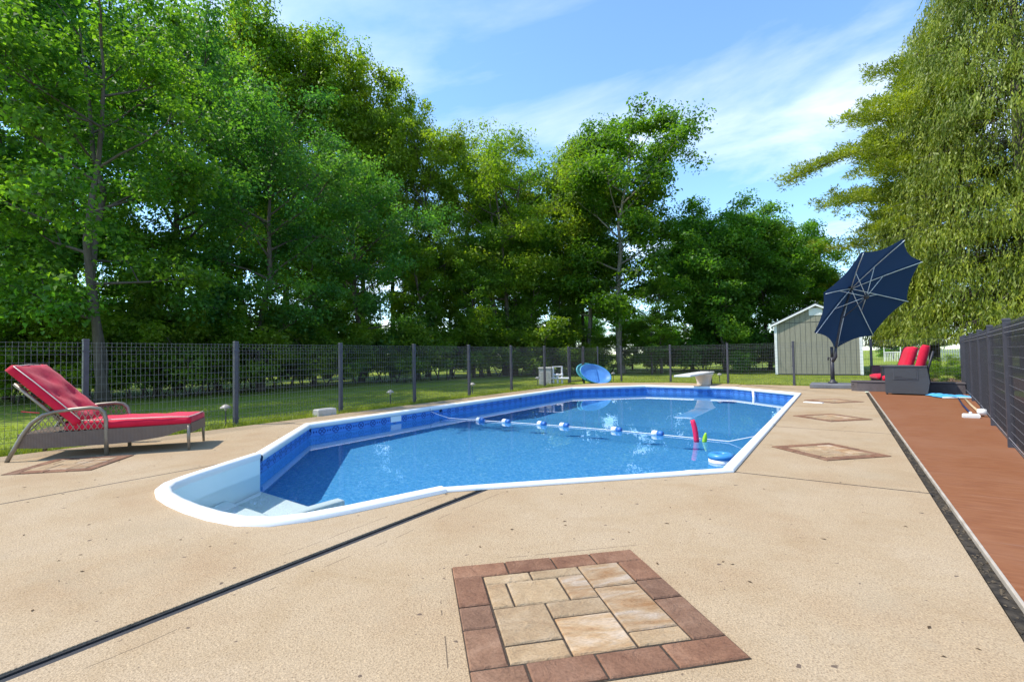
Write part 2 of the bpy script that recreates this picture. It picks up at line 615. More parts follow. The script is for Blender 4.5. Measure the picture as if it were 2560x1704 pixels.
mk = t.math('MAXIMUM', ring(0.035, 0.026, 0.008), ring(0.0, 0.055, 0.005))
mk = t.math('MAXIMUM', mk, t.math('LESS_THAN', t.math('ADD', t.math('ABSOLUTE', t.math('SUBTRACT', t.math('ABSOLUTE', ux), 0.105)), t.math('ABSOLUTE', vy)), 0.02))
bandn = t.noise(60, 3, 0.6, t.world())
tile = t.mix(mk, t.ramp(bandn, [(0.3, (0.050, 0.183, 0.548)), (0.7, (0.100, 0.282, 0.664))]), (0.010, 0.042, 0.207))
inband = t.math('LESS_THAN', t.math('ABSOLUTE', vy), 0.062)
edge = t.math('LESS_THAN', t.math('ABSOLUTE', t.math('SUBTRACT', t.math('ABSOLUTE', vy), 0.072)), 0.008)
plain = t.ramp(t.noise(30, 4, 0.7, t.world()), [(0.3, (0.017, 0.108, 0.349)), (0.7, (0.050, 0.224, 0.548))])
under = t.mix(t.math('GREATER_THAN', V, 0.2), plain, t.ramp(t.noise(30, 4, 0.7, t.world()), [(0.3, (0.035, 0.235, 0.60)), (0.72, (0.16, 0.50, 0.90))]))
full = t.mix(inband, under, tile)
full = t.mix(edge, full, (0.015, 0.06, 0.30))
t.col(full)

pool = thing('swimming_pool', 'long octagonal in-ground pool with blue patterned liner, white coping and corner steps', 'pool', (PX0 + PC, PY0, 0))
PO = Vector((PX0 + PC, PY0, 0))
PT = Matrix.Translation(-PO)


def cycles_recv(o, caster=False):
    o.cycles.is_caustics_receiver = True
    return o


DEPTH = 1.15
# liner walls with UVs, one part per side
ring_pts = OCT + [A]
for i in range(8):
    p, q = Vector(ring_pts[i]), Vector(ring_pts[i + 1])
    if i == 0:
        continue                                         # the step side is open
    L = (q - p).length
    deep = lambda y: DEPTH if y < 7.6 else DEPTH + min(1.0, (y - 7.6) / 2.6) * 0.75
    me = bpy.data.meshes.new('liner_wall')
    n = max(1, int(L / 1.2))
    vs, fs, uvs = [], [], []
    for k in range(n + 1):
        c0 = p.lerp(q, k / n)
        vs += [(c0.x, c0.y, 0.0), (c0.x, c0.y, -0.3), (c0.x, c0.y, -DEPTH - 0.9)]
        uvs += [(L * k / n, 0.0), (L * k / n, 0.3), (L * k / n, DEPTH + 0.9)]
    for k in range(n):
        for j in range(2):
            fs.append((3 * k + j, 3 * k + j + 1, 3 * k + j + 4, 3 * k + j + 3))
    me.from_pydata([tuple(PT @ Vector(x)) for x in vs], [], fs)
    ul = me.uv_layers.new(name='UVMap')
    for lp in me.loops:
        ul.data[lp.index].uv = uvs[lp.vertex_index]
    me.materials.append(M_wall)
    me.update()
    cycles_recv(link('liner_wall', me, pool))
# floor: shallow end, slope, deep end
fl = MB()
ys = [PY0, B[1], 7.6, 10.2, E_[1], PY1]
zs = [-DEPTH, -DEPTH, -DEPTH, -DEPTH - .75, -DEPTH - .75, -DEPTH - .75]
xl = [A[0], PX0, PX0, PX0, PX0, F[0]]
xr = [C[0], PX1, PX1, PX1, PX1, F2[0]]
for i in range(5):
    fl.add([(xl[i], ys[i], zs[i]), (xr[i], ys[i], zs[i]), (xr[i + 1], ys[i + 1], zs[i + 1]), (xl[i + 1], ys[i + 1], zs[i + 1])], [(0, 1, 2, 3)])
cycles_recv(fl.build('pool_floor', M_floor, pool, M=PT))


def coping_profile(w=0.085, hgt=0.028):
    # (offset outwards, z) from the back edge over the nose to the inner face
    return [(w, 0.002), (w, hgt * .7), (w * .85, hgt), (w * .35, hgt * 1.05), (0.0, hgt * .85), (-0.022, hgt * .35), (-0.028, -0.008), (-0.022, -0.05), (-0.002, -0.058)]


def sweep(path, prof, closed=False):
    """sweep (outward offset, z) along a counter-clockwise path in xy; outward is to the right"""
    n = len(path)
    v, f = [], []
    m_ = len(prof)
    for i, p in enumerate(path):
        p = Vector(p)
        a = (p - Vector(path[i - 1])).normalized() if (i > 0 or closed) else (Vector(path[1]) - p).normalized()
        b = (Vector(path[(i + 1) % n]) - p).normalized() if (i < n - 1 or closed) else a
        na, nb = Vector((a.y, -a.x)), Vector((b.y, -b.x))
        k = (na + nb).normalized()
        sc = 1 / max(.4, k.dot(na))
        for o, z in prof:
            q = p + k * o * sc
            v.append((q.x, q.y, z))
    for i in range(n - 1 if not closed else n):
        j = (i + 1) % n
        for k in range(m_ - 1):
            f.append((i * m_ + k, i * m_ + k + 1, j * m_ + k + 1, j * m_ + k))
    return v, f


cp = OCT[1:] + [A]
# corner-mitred coping, one length per side, with short joint collars
for i in range(1, 8):
    p, q = Vector(OCT[i]), Vector(OCT[(i + 1) % 8])
    full_v, full_f = sweep(OCT, coping_profile(), True)
    m_ = len(coping_profile())
    j = (i + 1) % 8
    v = [full_v[i * m_ + k] for k in range(m_)] + [full_v[j * m_ + k] for k in range(m_)]
    if i == 1:                                            # start just past the step insert
        v[:m_] = [tuple(Vector(a).lerp(Vector(b), 0.0)) for a, b in zip(v[:m_], v[m_:])]
    f = [(k, k + 1, m_ + k + 1, m_ + k) for k in range(m_ - 1)]
    MB().add(v, f).build('coping', M_white, pool, True, PT)
for (cx_, cy2), ang in ((D, PI / 8), (G, -PI / 8 + PI / 2)):
    pass
# joint collars where lengths meet
for frac, i in ((.35, 2), (.72, 2), (.3, 6), (.62, 6), (.5, 4), (.86, 1)):
    p, q = Vector(OCT[i]), Vector(OCT[(i + 1) % 8])
    c0 = p.lerp(q, frac)
    d_ = (q - p).normalized() * 0.05
    prof = [(o * 1.03 + .001, z + 0.0035) for o, z in coping_profile()]
    v, f = sweep([tuple(c0 - d_), tuple(c0 + d_)], prof)
    MB().add(v, f).build('coping_joint', M_white, pool, True, PT)
# white curved coping of the step insert
sv, sf = sweep(STEP, [(0.100, 0.0), (0.098, 0.024), (0.08, 0.036), (0.025, 0.039), (-0.005, 0.032), (-0.012, 0.0), (0.0, -0.03)])
MB().add(sv, sf).build('step_coping', M_white, pool, True, PT)
# fibreglass step shell: walls and treads
M_shell = mottled('step_fibreglass', (0.74, 0.85, 0.81), (0.80, 0.89, 0.85), 3, 0.4, 0.3)
sh = thing_steps = None
v, f = [], []
n = len(STEP)
for x, y in STEP:
    for z in (0.03, -0.62, -1.15):
        v.append((x, y, z))
for i in range(n - 1):
    for k in range(2):
        f.append((3 * i + k, 3 * i + k + 1, 3 * i + k + 4, 3 * i + k + 3))
stp = cycles_recv(MB().add(v, f).build('step_shell', M_shell, pool, True, PT))


def clip_poly(y_hi):
    """the step outline below the line y = y_hi, inset a little"""
    pts = [p for p in STEP if p[1] <= y_hi]
    xl_ = np.interp(y_hi, [1.76, 1.85, 2.02, 2.42, 2.9], [-4.55, -4.68, -4.80, -5.02, A[0]])
    xr_ = np.interp(y_hi, [1.79, 1.95, 2.2, 2.55, 2.9], [-3.08, -2.97, -2.87, -2.76, C[0]])
    return [(xl_ + .006, y_hi)] + [(x, y) for x, y in pts if y < y_hi - .01] + [(xr_ - .006, y_hi)]


for k, (yh, zt) in enumerate(((2.02, -0.40), (2.42, -0.60), (2.9, -0.82))):
    cycles_recv(MB().prism(inset(clip_poly(yh), 0.003), -1.15, zt, 0.02).build('tread', M_shell, pool, False, PT))
# curved seat wall standing on the treads
arc = [(-3.78, 2.86), (-3.80, 2.5)] + [(-3.36 + .42 * math.cos(a), 2.42 + .36 * math.sin(a)) for a in np.linspace(PI * 1.02, PI * 1.9, 10)]
sc_v, sc_f = sweep(arc, [(0.0, -.9), (0.0, -0.36), (0.02, -0.34), (0.11, -0.34), (0.13, -0.36), (0.13, -0.9)])
cycles_recv(MB().add(sc_v, sc_f).build('seat_wall', M_shell, pool, True, PT))
# inlet plate on the long wall with a green notice, rope hooks
pl = MB().cbox(PX0, PX0 + .012, 6.36, 6.62, -0.165, -0.06, 0.003).build('skimmer_face', M_white, pool, False, PT)
MB().box(PX0 + .0125, PX0 + .015, 6.40, 6.58, -0.145, -0.08).build('skimmer_slot', mat('pale_green_flap', (0.10, 0.28, 0.16), 0.5), pl)
for hx, hy, sgn in ((PX0, 7.4, 1), (PX1, 7.2, -1)):
    MB().tube([(hx, hy, .0), (hx + sgn * .04, hy, -.01), (hx + sgn * .055, hy, -.04), (hx + sgn * .045, hy, -.06)], .008, 6).build('rope_hook', mat('chrome', (.6, .6, .6), .2, .5, 1.0), pool, True, PT)
# ladder-like pale rail dipping into the far corner
MB().tube([(-2.0, 14.86, -0.02), (-1.97, 14.83, -0.4), (-1.97, 14.83, -1.2)], .03, 8).build('wall_rail', M_white, pool, True, PT)

# water sheet
wpoly = [A] + STEP[1:-1] + [C, D, G, F2, F, E_, B]
M_water = bpy.data.materials.new('pool_water')
M_water.use_nodes = True
p = M_water.node_tree.nodes['Principled BSDF']
p.inputs['Base Color'].default_value = (0.97, 0.995, 1.0, 1)
p.inputs['Transmission Weight'].default_value = 1
p.inputs['Roughness'].default_value = 0.0
p.inputs['IOR'].default_value = 1.27
me = bpy.data.meshes.new('water')
me.from_pydata([(x, y, WATER) for x, y in wpoly], [], [tuple(range(len(wpoly)))])
me.materials.append(M_water)
me.polygons.foreach_set('use_smooth', [True])
water = tag(link('water', me), kind='structure')
water.cycles.is_caustics_caster = True

# ------------------------------------------------------------------ paver inlays
def paver_mat(name, c1, c2, c3, streak):
    """riven stone paver: per-piece tone and offset, split-face relief"""
    m = mat(name, c1, 0.8, 0.2)
    t = NT(m)
    oi = t.n('ShaderNodeObjectInfo')
    off = t.n('ShaderNodeCombineXYZ')
    t.t.links.new(t.math('MULTIPLY', oi.outputs['Random'], 37.0), off.inputs[0])
    t.t.links.new(t.math('MULTIPLY', oi.outputs['Random'], 91.0), off.inputs[1])
    va = t.n('ShaderNodeVectorMath', operation='ADD')
    t.t.links.new(t.obj(streak), va.inputs[0])
    t.t.links.new(off.outputs[0], va.inputs[1])
    a = t.noise(5, 7, 0.65, va.outputs[0], 0.8)
    c = t.ramp(a, [(0.3, c1), (0.5, c2), (0.68, c3)])
    g = t.noise(90, 3, 0.6, va.outputs[0])
    c = t.mix(0.45, c, t.ramp(g, [(0.35, (0.6, 0.57, 0.54)), (0.52, (1, 1, 1)), (0.7, (1.2, 1.18, 1.15))]), 'MULTIPLY')
    c = t.mix(1.0, c, t.ramp(oi.outputs['Random'], [(0.0, (0.86, 0.86, 0.88)), (1.0, (1.1, 1.08, 1.05))]), 'MULTIPLY')
    t.col(c)
    v2 = t.n('ShaderNodeTexVoronoi')
    v2.feature = 'SMOOTH_F1'
    v2.inputs['Scale'].default_value = 9
    t.t.links.new(va.outputs[0], v2.inputs['Vector'])
    t.bump(t.math('ADD', t.math('MULTIPLY', t.noise(11, 6, 0.62, va.outputs[0], 1.2), 1.0), t.math('ADD', t.math('MULTIPLY', v2.outputs['Distance'], .5), t.math('MULTIPLY', g, .12))), 0.9, 0.016)
    return m


M_border = paver_mat('red_brown_paver', (0.166, 0.078, 0.045), (0.228, 0.115, 0.066), (0.290, 0.158, 0.095), (1, 1, 1))
M_border2 = paver_mat('brown_paver', (0.150, 0.080, 0.048), (0.212, 0.116, 0.070), (0.272, 0.160, 0.100), (1, 1, 1))
M_tan = [paver_mat('tan_paver', (0.299, 0.195, 0.108), (0.361, 0.249, 0.141), (0.415, 0.303, 0.187), (1, 1.5, 1)),
         paver_mat('pale_tan_paver', (0.340, 0.228, 0.124), (0.398, 0.282, 0.162), (0.457, 0.344, 0.220), (1, 1.5, 1)),
         paver_mat('streaked_paver', (0.307, 0.158, 0.066), (0.407, 0.274, 0.154), (0.498, 0.398, 0.299), (.6, 2.0, 1))]
M_sand = mottled('joint_sand', (0.035, 0.026, 0.02), (0.09, 0.07, 0.052), 60, 0.95, 0.1)


def inlay(side, bw, label, group, c, dz=0.0):
    o = thing('paver_inlay', label, 'paver inlay', (c[0], c[1], 0), math.radians(45), group)
    h = side / 2
    MB().box(-h, h, -h, h, -0.0005, 0.0025).build('joint_bed', M_sand, o)
    k = bw / side
    cells = []
    for a0, a1 in ((0, .28), (.28, .53), (.53, .75), (.75, 1)):
        cells.append((a0, a1, 0, k, 'b'))
    for a0, a1 in ((0, .20), (.20, .46), (.46, .72), (.72, 1)):
        cells.append((a0, a1, 1 - k, 1, 'b'))
    for b0, b1 in ((k, .42), (.42, .60), (.60, 1 - k)):
        cells.append((0, k, b0, b1, 'b'))
    for b0, b1 in ((k, .36), (.36, .54), (.54, 1 - k)):
        cells.append((1 - k, 1, b0, b1, 'b'))
    w = 1 - 2 * k
    for a0, a1, b0, b1, s_ in ((0, .33, 0, .13, 1), (.33, .69, 0, .13, 1), (.69, 1, 0, .33, 2), (0, .14, .13, .45, 0), (.14, .5, .13, .45, 1), (.5, .69, .13, .45, 2),
                               (.69, 1, .33, .86, 2), (.33, .69, .45, .63, 0), (0, .33, .45, .84, 0), (.33, .69, .63, 1, 2), (0, .33, .84, 1, 0), (.69, 1, .86, 1, 0)):
        cells.append((k + a0 * w, k + a1 * w, k + b0 * w, k + b1 * w, s_))
    r_ = random.Random(3)
    for a0, a1, b0, b1, s_ in cells:
        g = 0.0034 + r_.uniform(0, .0012)
        # local frame: a runs from the -x corner to the far corner, b towards the +x corner; after the 45 deg turn a = +x', b = -y'
        x0, x1 = -h + a0 * side + g, -h + a1 * side - g
        y1, y0 = h - b0 * side - g, h - b1 * side + g
        top = 0.010 + r_.uniform(-.002, .002)
        m_ = (M_border if r_.random() < .75 else M_border2) if s_ == 'b' else M_tan[s_]
        b = MB().cbox(-(x1 - x0) / 2, (x1 - x0) / 2, -(y1 - y0) / 2, (y1 - y0) / 2, -0.02, top, 0.005).build('paver', m_, o)
        b.location = ((x0 + x1) / 2, (y0 + y1) / 2, 0)
        b.rotation_euler = (r_.uniform(-.004, .004), r_.uniform(-.004, .004), r_.uniform(-.003, .003))
    return o


inlay(0.955, 0.138, 'large square of tan pavers with red-brown border set in the open concrete before the steps', None, (-0.955, 1.86))
small = inlay(0.745, 0.105, 'small diamond of pavers in the slab beside the pool, closest to the wide open concrete', 'paver diamonds beside the pool', (-0.125, 6.08))
for c, lab in (((-0.13, 9.15), 'small diamond of pavers beside the pool, middle one of the row of three'),
               ((-0.13, 12.2), 'small diamond of pavers beside the pool, closest to the navy umbrella'),
               ((-6.62, 1.68), 'small diamond of pavers in the concrete beside the red lounger')):
    o = copy_tree(small)
    o.location = (c[0], c[1], 0)
    o['label'] = lab

# ------------------------------------------------------------------ wire fences
FH = 1.36


def wire_panel(L, z0=0.07, H=FH - 0.03, which='hv'):
    """one welded panel along +x: verticals every 55 mm, horizontals every 100 mm with folded double rows"""
    w = MB()
    zs_ = [H, H - .05, H - .10, H - .15]
    z = H - .25
    while z > z0 + .16:
        zs_.append(z)
        z -= .10
    zs_ += [z0 + .12, z0 + .06, z0]
    fold = lambda zz: 0.022 if (H - .11 < zz < H - .04 or z0 + .05 < zz < z0 + .07) else 0.0
    r = 0.0019
    for z in zs_ if 'h' in which else ():
        y = fold(z)
        w.box(0, L, y - r, y + r, z - r, z + r)
    x = .03
    while x < L - .01 and 'v' in which:
        pts = [(x, 0.004, H + .012), (x, 0.004, H - .05), (x, .026, H - .075), (x, 0.004, H - .10), (x, 0.004, z0 - .01)]
        for a, b in zip(pts, pts[1:]):
            q = .0014
            w.add([(x - q, a[1] - q, a[2]), (x + q, a[1] - q, a[2]), (x + q, a[1] + q, a[2]), (x - q, a[1] + q, a[2]),
                   (x - q, b[1] - q, b[2]), (x + q, b[1] - q, b[2]), (x + q, b[1] + q, b[2]), (x - q, b[1] + q, b[2])],
                  [(0, 4, 5, 1), (1, 5, 6, 2), (2, 6, 7, 3), (3, 7, 4, 0)])
        x += .055
    return w


def post_mesh(H=FH, s=.03):
    m_ = MB()
    m_.box(-s, s, -s, s, -0.2, H)
    m_.cbox(-s - .004, s + .004, -s - .004, s + .004, H, H + .022, .008)
    for z in (.12, .62, 1.22):                          # panel clips
        m_.box(-s - .012, s + .012, -s - .006, -s + .004, z - .012, z + .012)
    return m_


PM = None


def fence(name, label, posts, screen=None, H=FH, skip=()):
    global PM
    x0, y0 = posts[0]
    o = thing(name, label, 'fence', (x0, y0, -0.02))
    for (x, y) in posts:
        if PM is None:
            PM = post_mesh().build('post', M_post, o).data
            p_ = o.children[-1]
        else:
            p_ = link('post', PM, o)
        p_.location = (x - x0, y - y0, 0)
        d = Vector(posts[min(posts.index((x, y)) + 1, len(posts) - 1)]) - Vector(posts[max(posts.index((x, y)) - 1, 0)])
        p_.rotation_euler = (0, 0, math.atan2(d.y, d.x))
    for i in range(len(posts) - 1):
        if i in skip:
            continue
        a, b = Vector(posts[i]), Vector(posts[i + 1])
        d = b - a
        L = d.length - .06
        w = wire_panel(L, which='hv' if screen is None else 'v').build('wire_panel', M_wire if screen is None else M_dark, o)
        if screen:
            w2 = wire_panel(L, which='h').build('cross_wires', M_wirel, o)
            w2['kind'] = 'stuff'
            w2.location = (a.x - x0 + d.x / d.length * .03, a.y - y0 + d.y / d.length * .03, 0)
            w2.rotation_euler = (0, 0, math.atan2(d.y, d.x))
        w['kind'] = 'stuff'
        w.location = (a.x - x0 + d.x / d.length * .03, a.y - y0 + d.y / d.length * .03, 0)
        w.rotation_euler = (0, 0, math.atan2(d.y, d.x))
        if screen:
            sc = MB()
            n = 14
            v, f = [], []
            for k in range(n + 1):
                for z in (.10, .45, .85, 1.32):
                    v.append((L * k / n, -screen * (.016 + .006 * math.sin(k * 1.7 + z * 5)), z))
            for k in range(n):
                for j in range(3):
                    f.append((4 * k + j, 4 * k + 4 + j, 4 * k + 5 + j, 4 * k + 1 + j))
            s_ = sc.add(v, f).build('privacy_screen', M_screen, o, True)
            s_.location = w.location
            s_.rotation_euler = w.rotation_euler
    return o


# dark woven privacy screen: partly see-through mesh cloth
M_screen = bpy.data.materials.new('privacy_mesh')
M_screen.use_nodes = True
t = NT(M_screen)
t.p.inputs['Base Color'].default_value = (0.020, 0.020, 0.026, 1)
t.p.inputs['Roughness'].default_value = 0.85
t.p.inputs['Specular IOR Level'].default_value = 0.08
tr = t.n('ShaderNodeBsdfTransparent')
mx = t.n('ShaderNodeMixShader')
mx.inputs[0].default_value = 0.24
t.t.links.new(t.p.outputs[0], mx.inputs[1])
t.t.links.new(tr.outputs[0], mx.inputs[2])
t.t.links.new(mx.outputs[0], t.t.nodes['Material Output'].inputs[0])

LX = -8.22
left_posts = [(LX, y) for y in (-3.98, -1.95, .08, 2.2, 4.12, 6.14, 8.16, 10.18, 12.2, 14.2, 15.96)]
fence('wire_fence', 'long dark wire mesh fence between the pool concrete and the shaded lawn', left_posts)
back_posts = [(-7.95, 17.95), (-7.08, 18.2), (-5.13, 18.03), (-3.13, 17.72), (-1.17, 17.32), (.75, 17.02), (2.6, 16.72)]
fence('wire_fence', 'dark wire mesh fence behind the diving board and umbrella', back_posts)
# gate between the two runs
gx0, gy0 = LX, 16.02
gt = thing('wire_gate', 'narrow wire mesh gate in the fence corner behind the blue plastic shells', 'gate', (gx0, gy0, -.02), math.atan2(17.9 - 16.02, -7.98 + 8.22))
GL = math.hypot(17.9 - 16.02, .24)
gm = MB()
for x0 in (.06, .86):
    gm = MB().tube([(x0, 0, .06), (x0, 0, FH - .02)], .02, 8).build('gate_upright', M_post, gt)
MB().tube([(.06, 0, FH - .04), (.86, 0, FH - .04)], .018, 8).build('gate_rail', M_post, gt)
MB().tube([(.06, 0, .1), (.86, 0, .1)], .018, 8).build('gate_rail', M_post, gt)
w = wire_panel(.78).build('wire_panel', M_wire, gt)
w.location = (.07, 0, 0)
w['kind'] = 'stuff'
p_ = link('post', PM, gt)
p_.location = (.95, 0, 0)
w = wire_panel(GL - 1.02).build('wire_panel', M_wire, gt)
w.location = (.99, 0, 0)
w['kind'] = 'stuff'
right_posts = [(1.24, 5.18), (1.48, 7.2), (1.71, 9.12), (1.96, 11.13), (2.2, 13.2), (2.42, 15.2), (2.62, 16.6)]
fence('screened_fence', 'wire fence with dark privacy mesh along the rust coloured deck', right_posts, screen=1)

# ------------------------------------------------------------------ lounger
M_red = mottled('red_cushion_cloth', (0.52, 0.006, 0.030), (0.64, 0.012, 0.048), 7, 0.75, 0.2, 0.35, 130)
t = NT(M_red)
t.p.inputs['Sheen Weight'].default_value = 0.15
M_pipe = mat('cream_piping', (0.75, 0.62, 0.52), 0.7)
M_wick = mat('brown_wicker', (0.16, 0.12, 0.10), 0.6, 0.3)
t = NT(M_wick)
wk = t.n('ShaderNodeTexWave')
wk.wave_type = 'BANDS'
wk.bands_direction = 'Z'
wk.inputs['Scale'].default_value = 26
wk.inputs['Distortion'].default_value = 1.2
t.t.links.new(t.obj(), wk.inputs['Vector'])
wx = t.n('ShaderNodeTexWave')
wx.bands_direction = 'X'
wx.inputs['Scale'].default_value = 24
t.t.links.new(t.obj(), wx.inputs['Vector'])
wc = t.math('MULTIPLY', wk.outputs[1], t.math('ADD', t.math('MULTIPLY', wx.outputs[1], .5), .5))
t.col(t.ramp(wc, [(0.05, (0.09, 0.062, 0.046)), (0.5, (0.23, 0.165, 0.125)), (0.95, (0.36, 0.27, 0.21))]))
t.bump(wc, 0.8, 0.006)
M_bronze = mottled('bronze_frame', (0.20, 0.165, 0.12), (0.30, 0.25, 0.19), 9, 0.4, 0.5, metal=0.35)


def pillow(L, W, T, nx=18, ny=10, tuft=(), puff=.35, pipe=0.0):
    """cushion lying on z = 0, length along x"""
    v, f = [], []
    for side in (0, 1):
        for i in range(nx + 1):
            for j in range(ny + 1):
                a, b = i / nx, j / ny
                ea = min(a, 1 - a) * L
                eb = min(b, 1 - b) * W
                e = min(1, ea / (T * .6)) ** .5 * min(1, eb / (T * .6)) ** .5
                h = T / 2 * (.62 + .38 * e) + T * puff * .25 * (math.sin(PI * a) * math.sin(PI * b)) ** .5
                for ta, tb, td, tr_ in tuft:
                    dd = math.hypot((a - ta) * L, (b - tb) * W)
                    h -= td * math.exp(-(dd / tr_) ** 2)
                h += .003 * math.sin(a * 31 + b * 17) + .0025 * math.sin(a * 13 - b * 37)
                v.append((a * L, b * W, T / 2 + (h if side else -T / 2 * .98 * (.75 + .25 * e))))
    n = (nx + 1) * (ny + 1)
    idx = lambda s, i, j: s * n + i * (ny + 1) + j
    for i in range(nx):
        for j in range(ny):
            f.append((idx(1, i, j), idx(1, i + 1, j), idx(1, i + 1, j + 1), idx(1, i, j + 1)))
            f.append((idx(0, i, j), idx(0, i, j + 1), idx(0, i + 1, j + 1), idx(0, i + 1, j)))
    for i in range(nx):
        f.append((idx(0, i, 0), idx(0, i + 1, 0), idx(1, i + 1, 0), idx(1, i, 0)))
        f.append((idx(0, i + 1, ny), idx(0, i, ny), idx(1, i, ny), idx(1, i + 1, ny)))
    for j in range(ny):
        f.append((idx(0, 0, j + 1), idx(0, 0, j), idx(1, 0, j), idx(1, 0, j + 1)))
        f.append((idx(0, nx, j), idx(0, nx, j + 1), idx(1, nx, j + 1), idx(1, nx, j)))
    return MB().add(v, f)


LD = math.atan2(.80, .60)
lg = thing('sun_lounger', 'brown wicker sun lounger with raised back and thick red cushions', 'sun lounger', (-7.43, 1.37, 0), LD)
W_ = .64                                                # across: +y is the far side
# side aprons with a curved lower edge
def apron(y):
    v, f = [], []
    n = 22
    for i in range(n + 1):
        x = .06 + (1.66 - .06) * i / n
        s_ = x / 1.66
        lo = .125 if s_ < .5 else .125 + .055 * (1 - math.cos((s_ - .5) / .36 * PI / 2)) if s_ < .86 else .18 + .07 * math.sin((s_ - .86) / .14 * PI / 2)
        lo += .02 * max(0, (.15 - s_) / .15)
        for yy in (y - .012, y + .012):
            v += [(x, yy, lo), (x, yy, .285 + .025 * s_)]
    for i in range(n):
        a = 4 * i
        f += [(a, a + 4, a + 5, a + 1), (a + 2, a + 3, a + 7, a + 6), (a + 1, a + 5, a + 7, a + 3), (a, a + 2, a + 6, a + 4)]
    return MB().add(v, f)


for y in (0, W_):
    apron(y).build('side_apron', M_wick, lg)
MB().box(1.648, 1.672, .012, W_ - .012, .20, .312).build('end_apron', M_wick, lg)
MB().box(.05, 1.65, .012, W_ - .012, .272, .288).build('seat_deck', M_wick, lg)
for y in (0, W_):
    sg = -1 if y == 0 else 1
    # bowed arm: rear foot - arm - front leg
    pts = [(-.02, y + sg * .03, 0), (.04, y + sg * .02, .14), (.10, y + sg * .012, .28), (.17, y, .40), (.27, y, .485), (.38, y, .515), (.55, y, .535), (.70, y, .545), (.775, y, .53), (.82, y, .485), (.838, y, .40), (.842, y, .2), (.845, y, 0)]
    MB().tube(pts, .021, 8).build('arm', M_bronze, lg, True)
    MB().tube([(1.645, y, .29), (1.645, y + sg * .004, .15), (1.65, y + sg * .008, 0)], [.02, .018, .014], 8).build('leg', M_bronze, lg, True)
    lat = MB()
    for k in range(-6, 16):
        for s_ in (1, -1):
            xa = .18 + k * .055
            P_ = []
            for q in range(9):
                zc = .285 + .26 * q / 8
                x = xa + s_ * .26 * q / 8 * .55
                top = np.interp(x, [.10, .17, .27, .38, .7, .775, .82, .84], [.28, .40, .485, .515, .545, .53, .485, .40])
                if .12 < x < .835 and zc < top:
                    P_.append((x, y, zc))
            if len(P_) > 1:
                lat.tube(P_, .0045, 4)
    tag(lat.build('arm_lattice', M_bronze, lg), kind='stuff')
# adjustable back frame: two rails and slats
BA = math.radians(46)
bx, bz = .52, .30
bd = Vector((-math.cos(BA), 0, math.sin(BA)))
for y in (.03, W_ - .03):
    a = Vector((bx, y, bz))
    MB().tube([a, a + bd * .74], .018, 8).build('back_rail', M_bronze, lg, True)
for k in range(7):
    c0 = Vector((bx, 0, bz)) + bd * (.12 + k * .1)
    MB().tube([c0 + Vector((0, .03, 0)), c0 + Vector((0, W_ - .03, 0))], .013, 6).build('back_slat', M_bronze, lg)
MB().tube([(.10, .08, .29), (.26, .08, .47)], .008, 6).build('back_prop', M_bronze, lg)
st_ = pillow(1.20, .64, .105, 26, 12, [(.33, .5, .018, .12), (.66, .45, .016, .12), (.66, .8, .012, .1), (.33, .15, .012, .1)])
st_.build('seat_cushion', M_red, lg, True, Matrix.Translation((.46, .0, .292)))
MB().tube([(.50, .012, .405), (.9, .004, .402), (1.45, .004, .40), (1.64, .012, .39), (1.655, .3, .392), (1.64, .638, .39)], .0055, 6).build('piping', M_pipe, lg, True)
bk = pillow(.88, .66, .115, 22, 12, [(.2, .5, .035, .10), (.45, .25, .03, .09), (.45, .75, .03, .09), (.72, .5, .03, .1), (.86, .3, .015, .12), (.33, .5, .02, .2)])
MT = Matrix.Translation((.55, -.01, .375)) @ Matrix(((bd.x, 0, math.sin(BA), 0), (0, 1, 0, 0), (bd.z, 0, math.cos(BA), 0), (0, 0, 0, 1))) @ Matrix.Translation((-.02, 0, -.03))
bk.build('back_cushion', M_red, lg, True, MT)
MB().tube([MT @ Vector(q) for q in ((.02, .004, .10), (.3, .0, .105), (.6, .0, .105), (.86, .006, .095), (.876, .3, .10), (.865, .652, .095))], .0055, 6).build('piping', M_pipe, lg, True)
MB().box(0, .16, 0, .02, 0, .006).build('strap', M_red, lg, False, Matrix.Translation((.02, .12, .52)) @ Matrix.Rotation(.15, 4, 'Y'))

# ------------------------------------------------------------------ cantilever umbrella
M_navy = mat('navy_canopy', (0.017, 0.035, 0.079), 0.8, 0.15)
t = NT(M_navy)
tl = t.n('ShaderNodeBsdfTranslucent')
tl.inputs[0].default_value = (0.015, 0.045, 0.13, 1)
mx = t.n('ShaderNodeMixShader')
mx.inputs[0].default_value = 0.25
t.t.links.new(t.p.outputs[0], mx.inputs[1])
t.t.links.new(tl.outputs[0], mx.inputs[2])
t.t.links.new(mx.outputs[0], t.t.nodes['Material Output'].inputs[0])
t.bump(t.noise(40, 3, .5, t.obj()), .1, .003)
M_rib = mat('bright_rib', (0.72, 0.74, 0.78), 0.35, 0.5)
UB = Vector((-0.17, 16.55, 0))
um = thing('cantilever_umbrella', 'navy blue umbrella tipped on its side on a grey plastic base', 'umbrella', UB)
M_base = mottled('grey_plastic_base', (0.12, 0.12, 0.13), (0.18, 0.18, 0.19), 6, 0.5, 0.4)
bs = MB()
bs.prism([(-.48, -.42), (.48, -.42), (.55, -.35), (.55, .35), (.48, .42), (-.48, .42), (-.55, .35), (-.55, -.35)], 0.012, .13, .03)
bs.build('base', M_base, um)
for xx in (-.4, .4):
    for yy in (-.34, .34):
        MB().box(xx - .05, xx + .05, yy - .05, yy + .05, 0, .03).build('foot', M_dark, um)
UM = Matrix.Translation(-UB)
MB().tube([UB + Vector((0, 0, .12)), UB + Vector((.0, 0, .86))], .052, 14).build('mast', M_dark, um, True, UM)
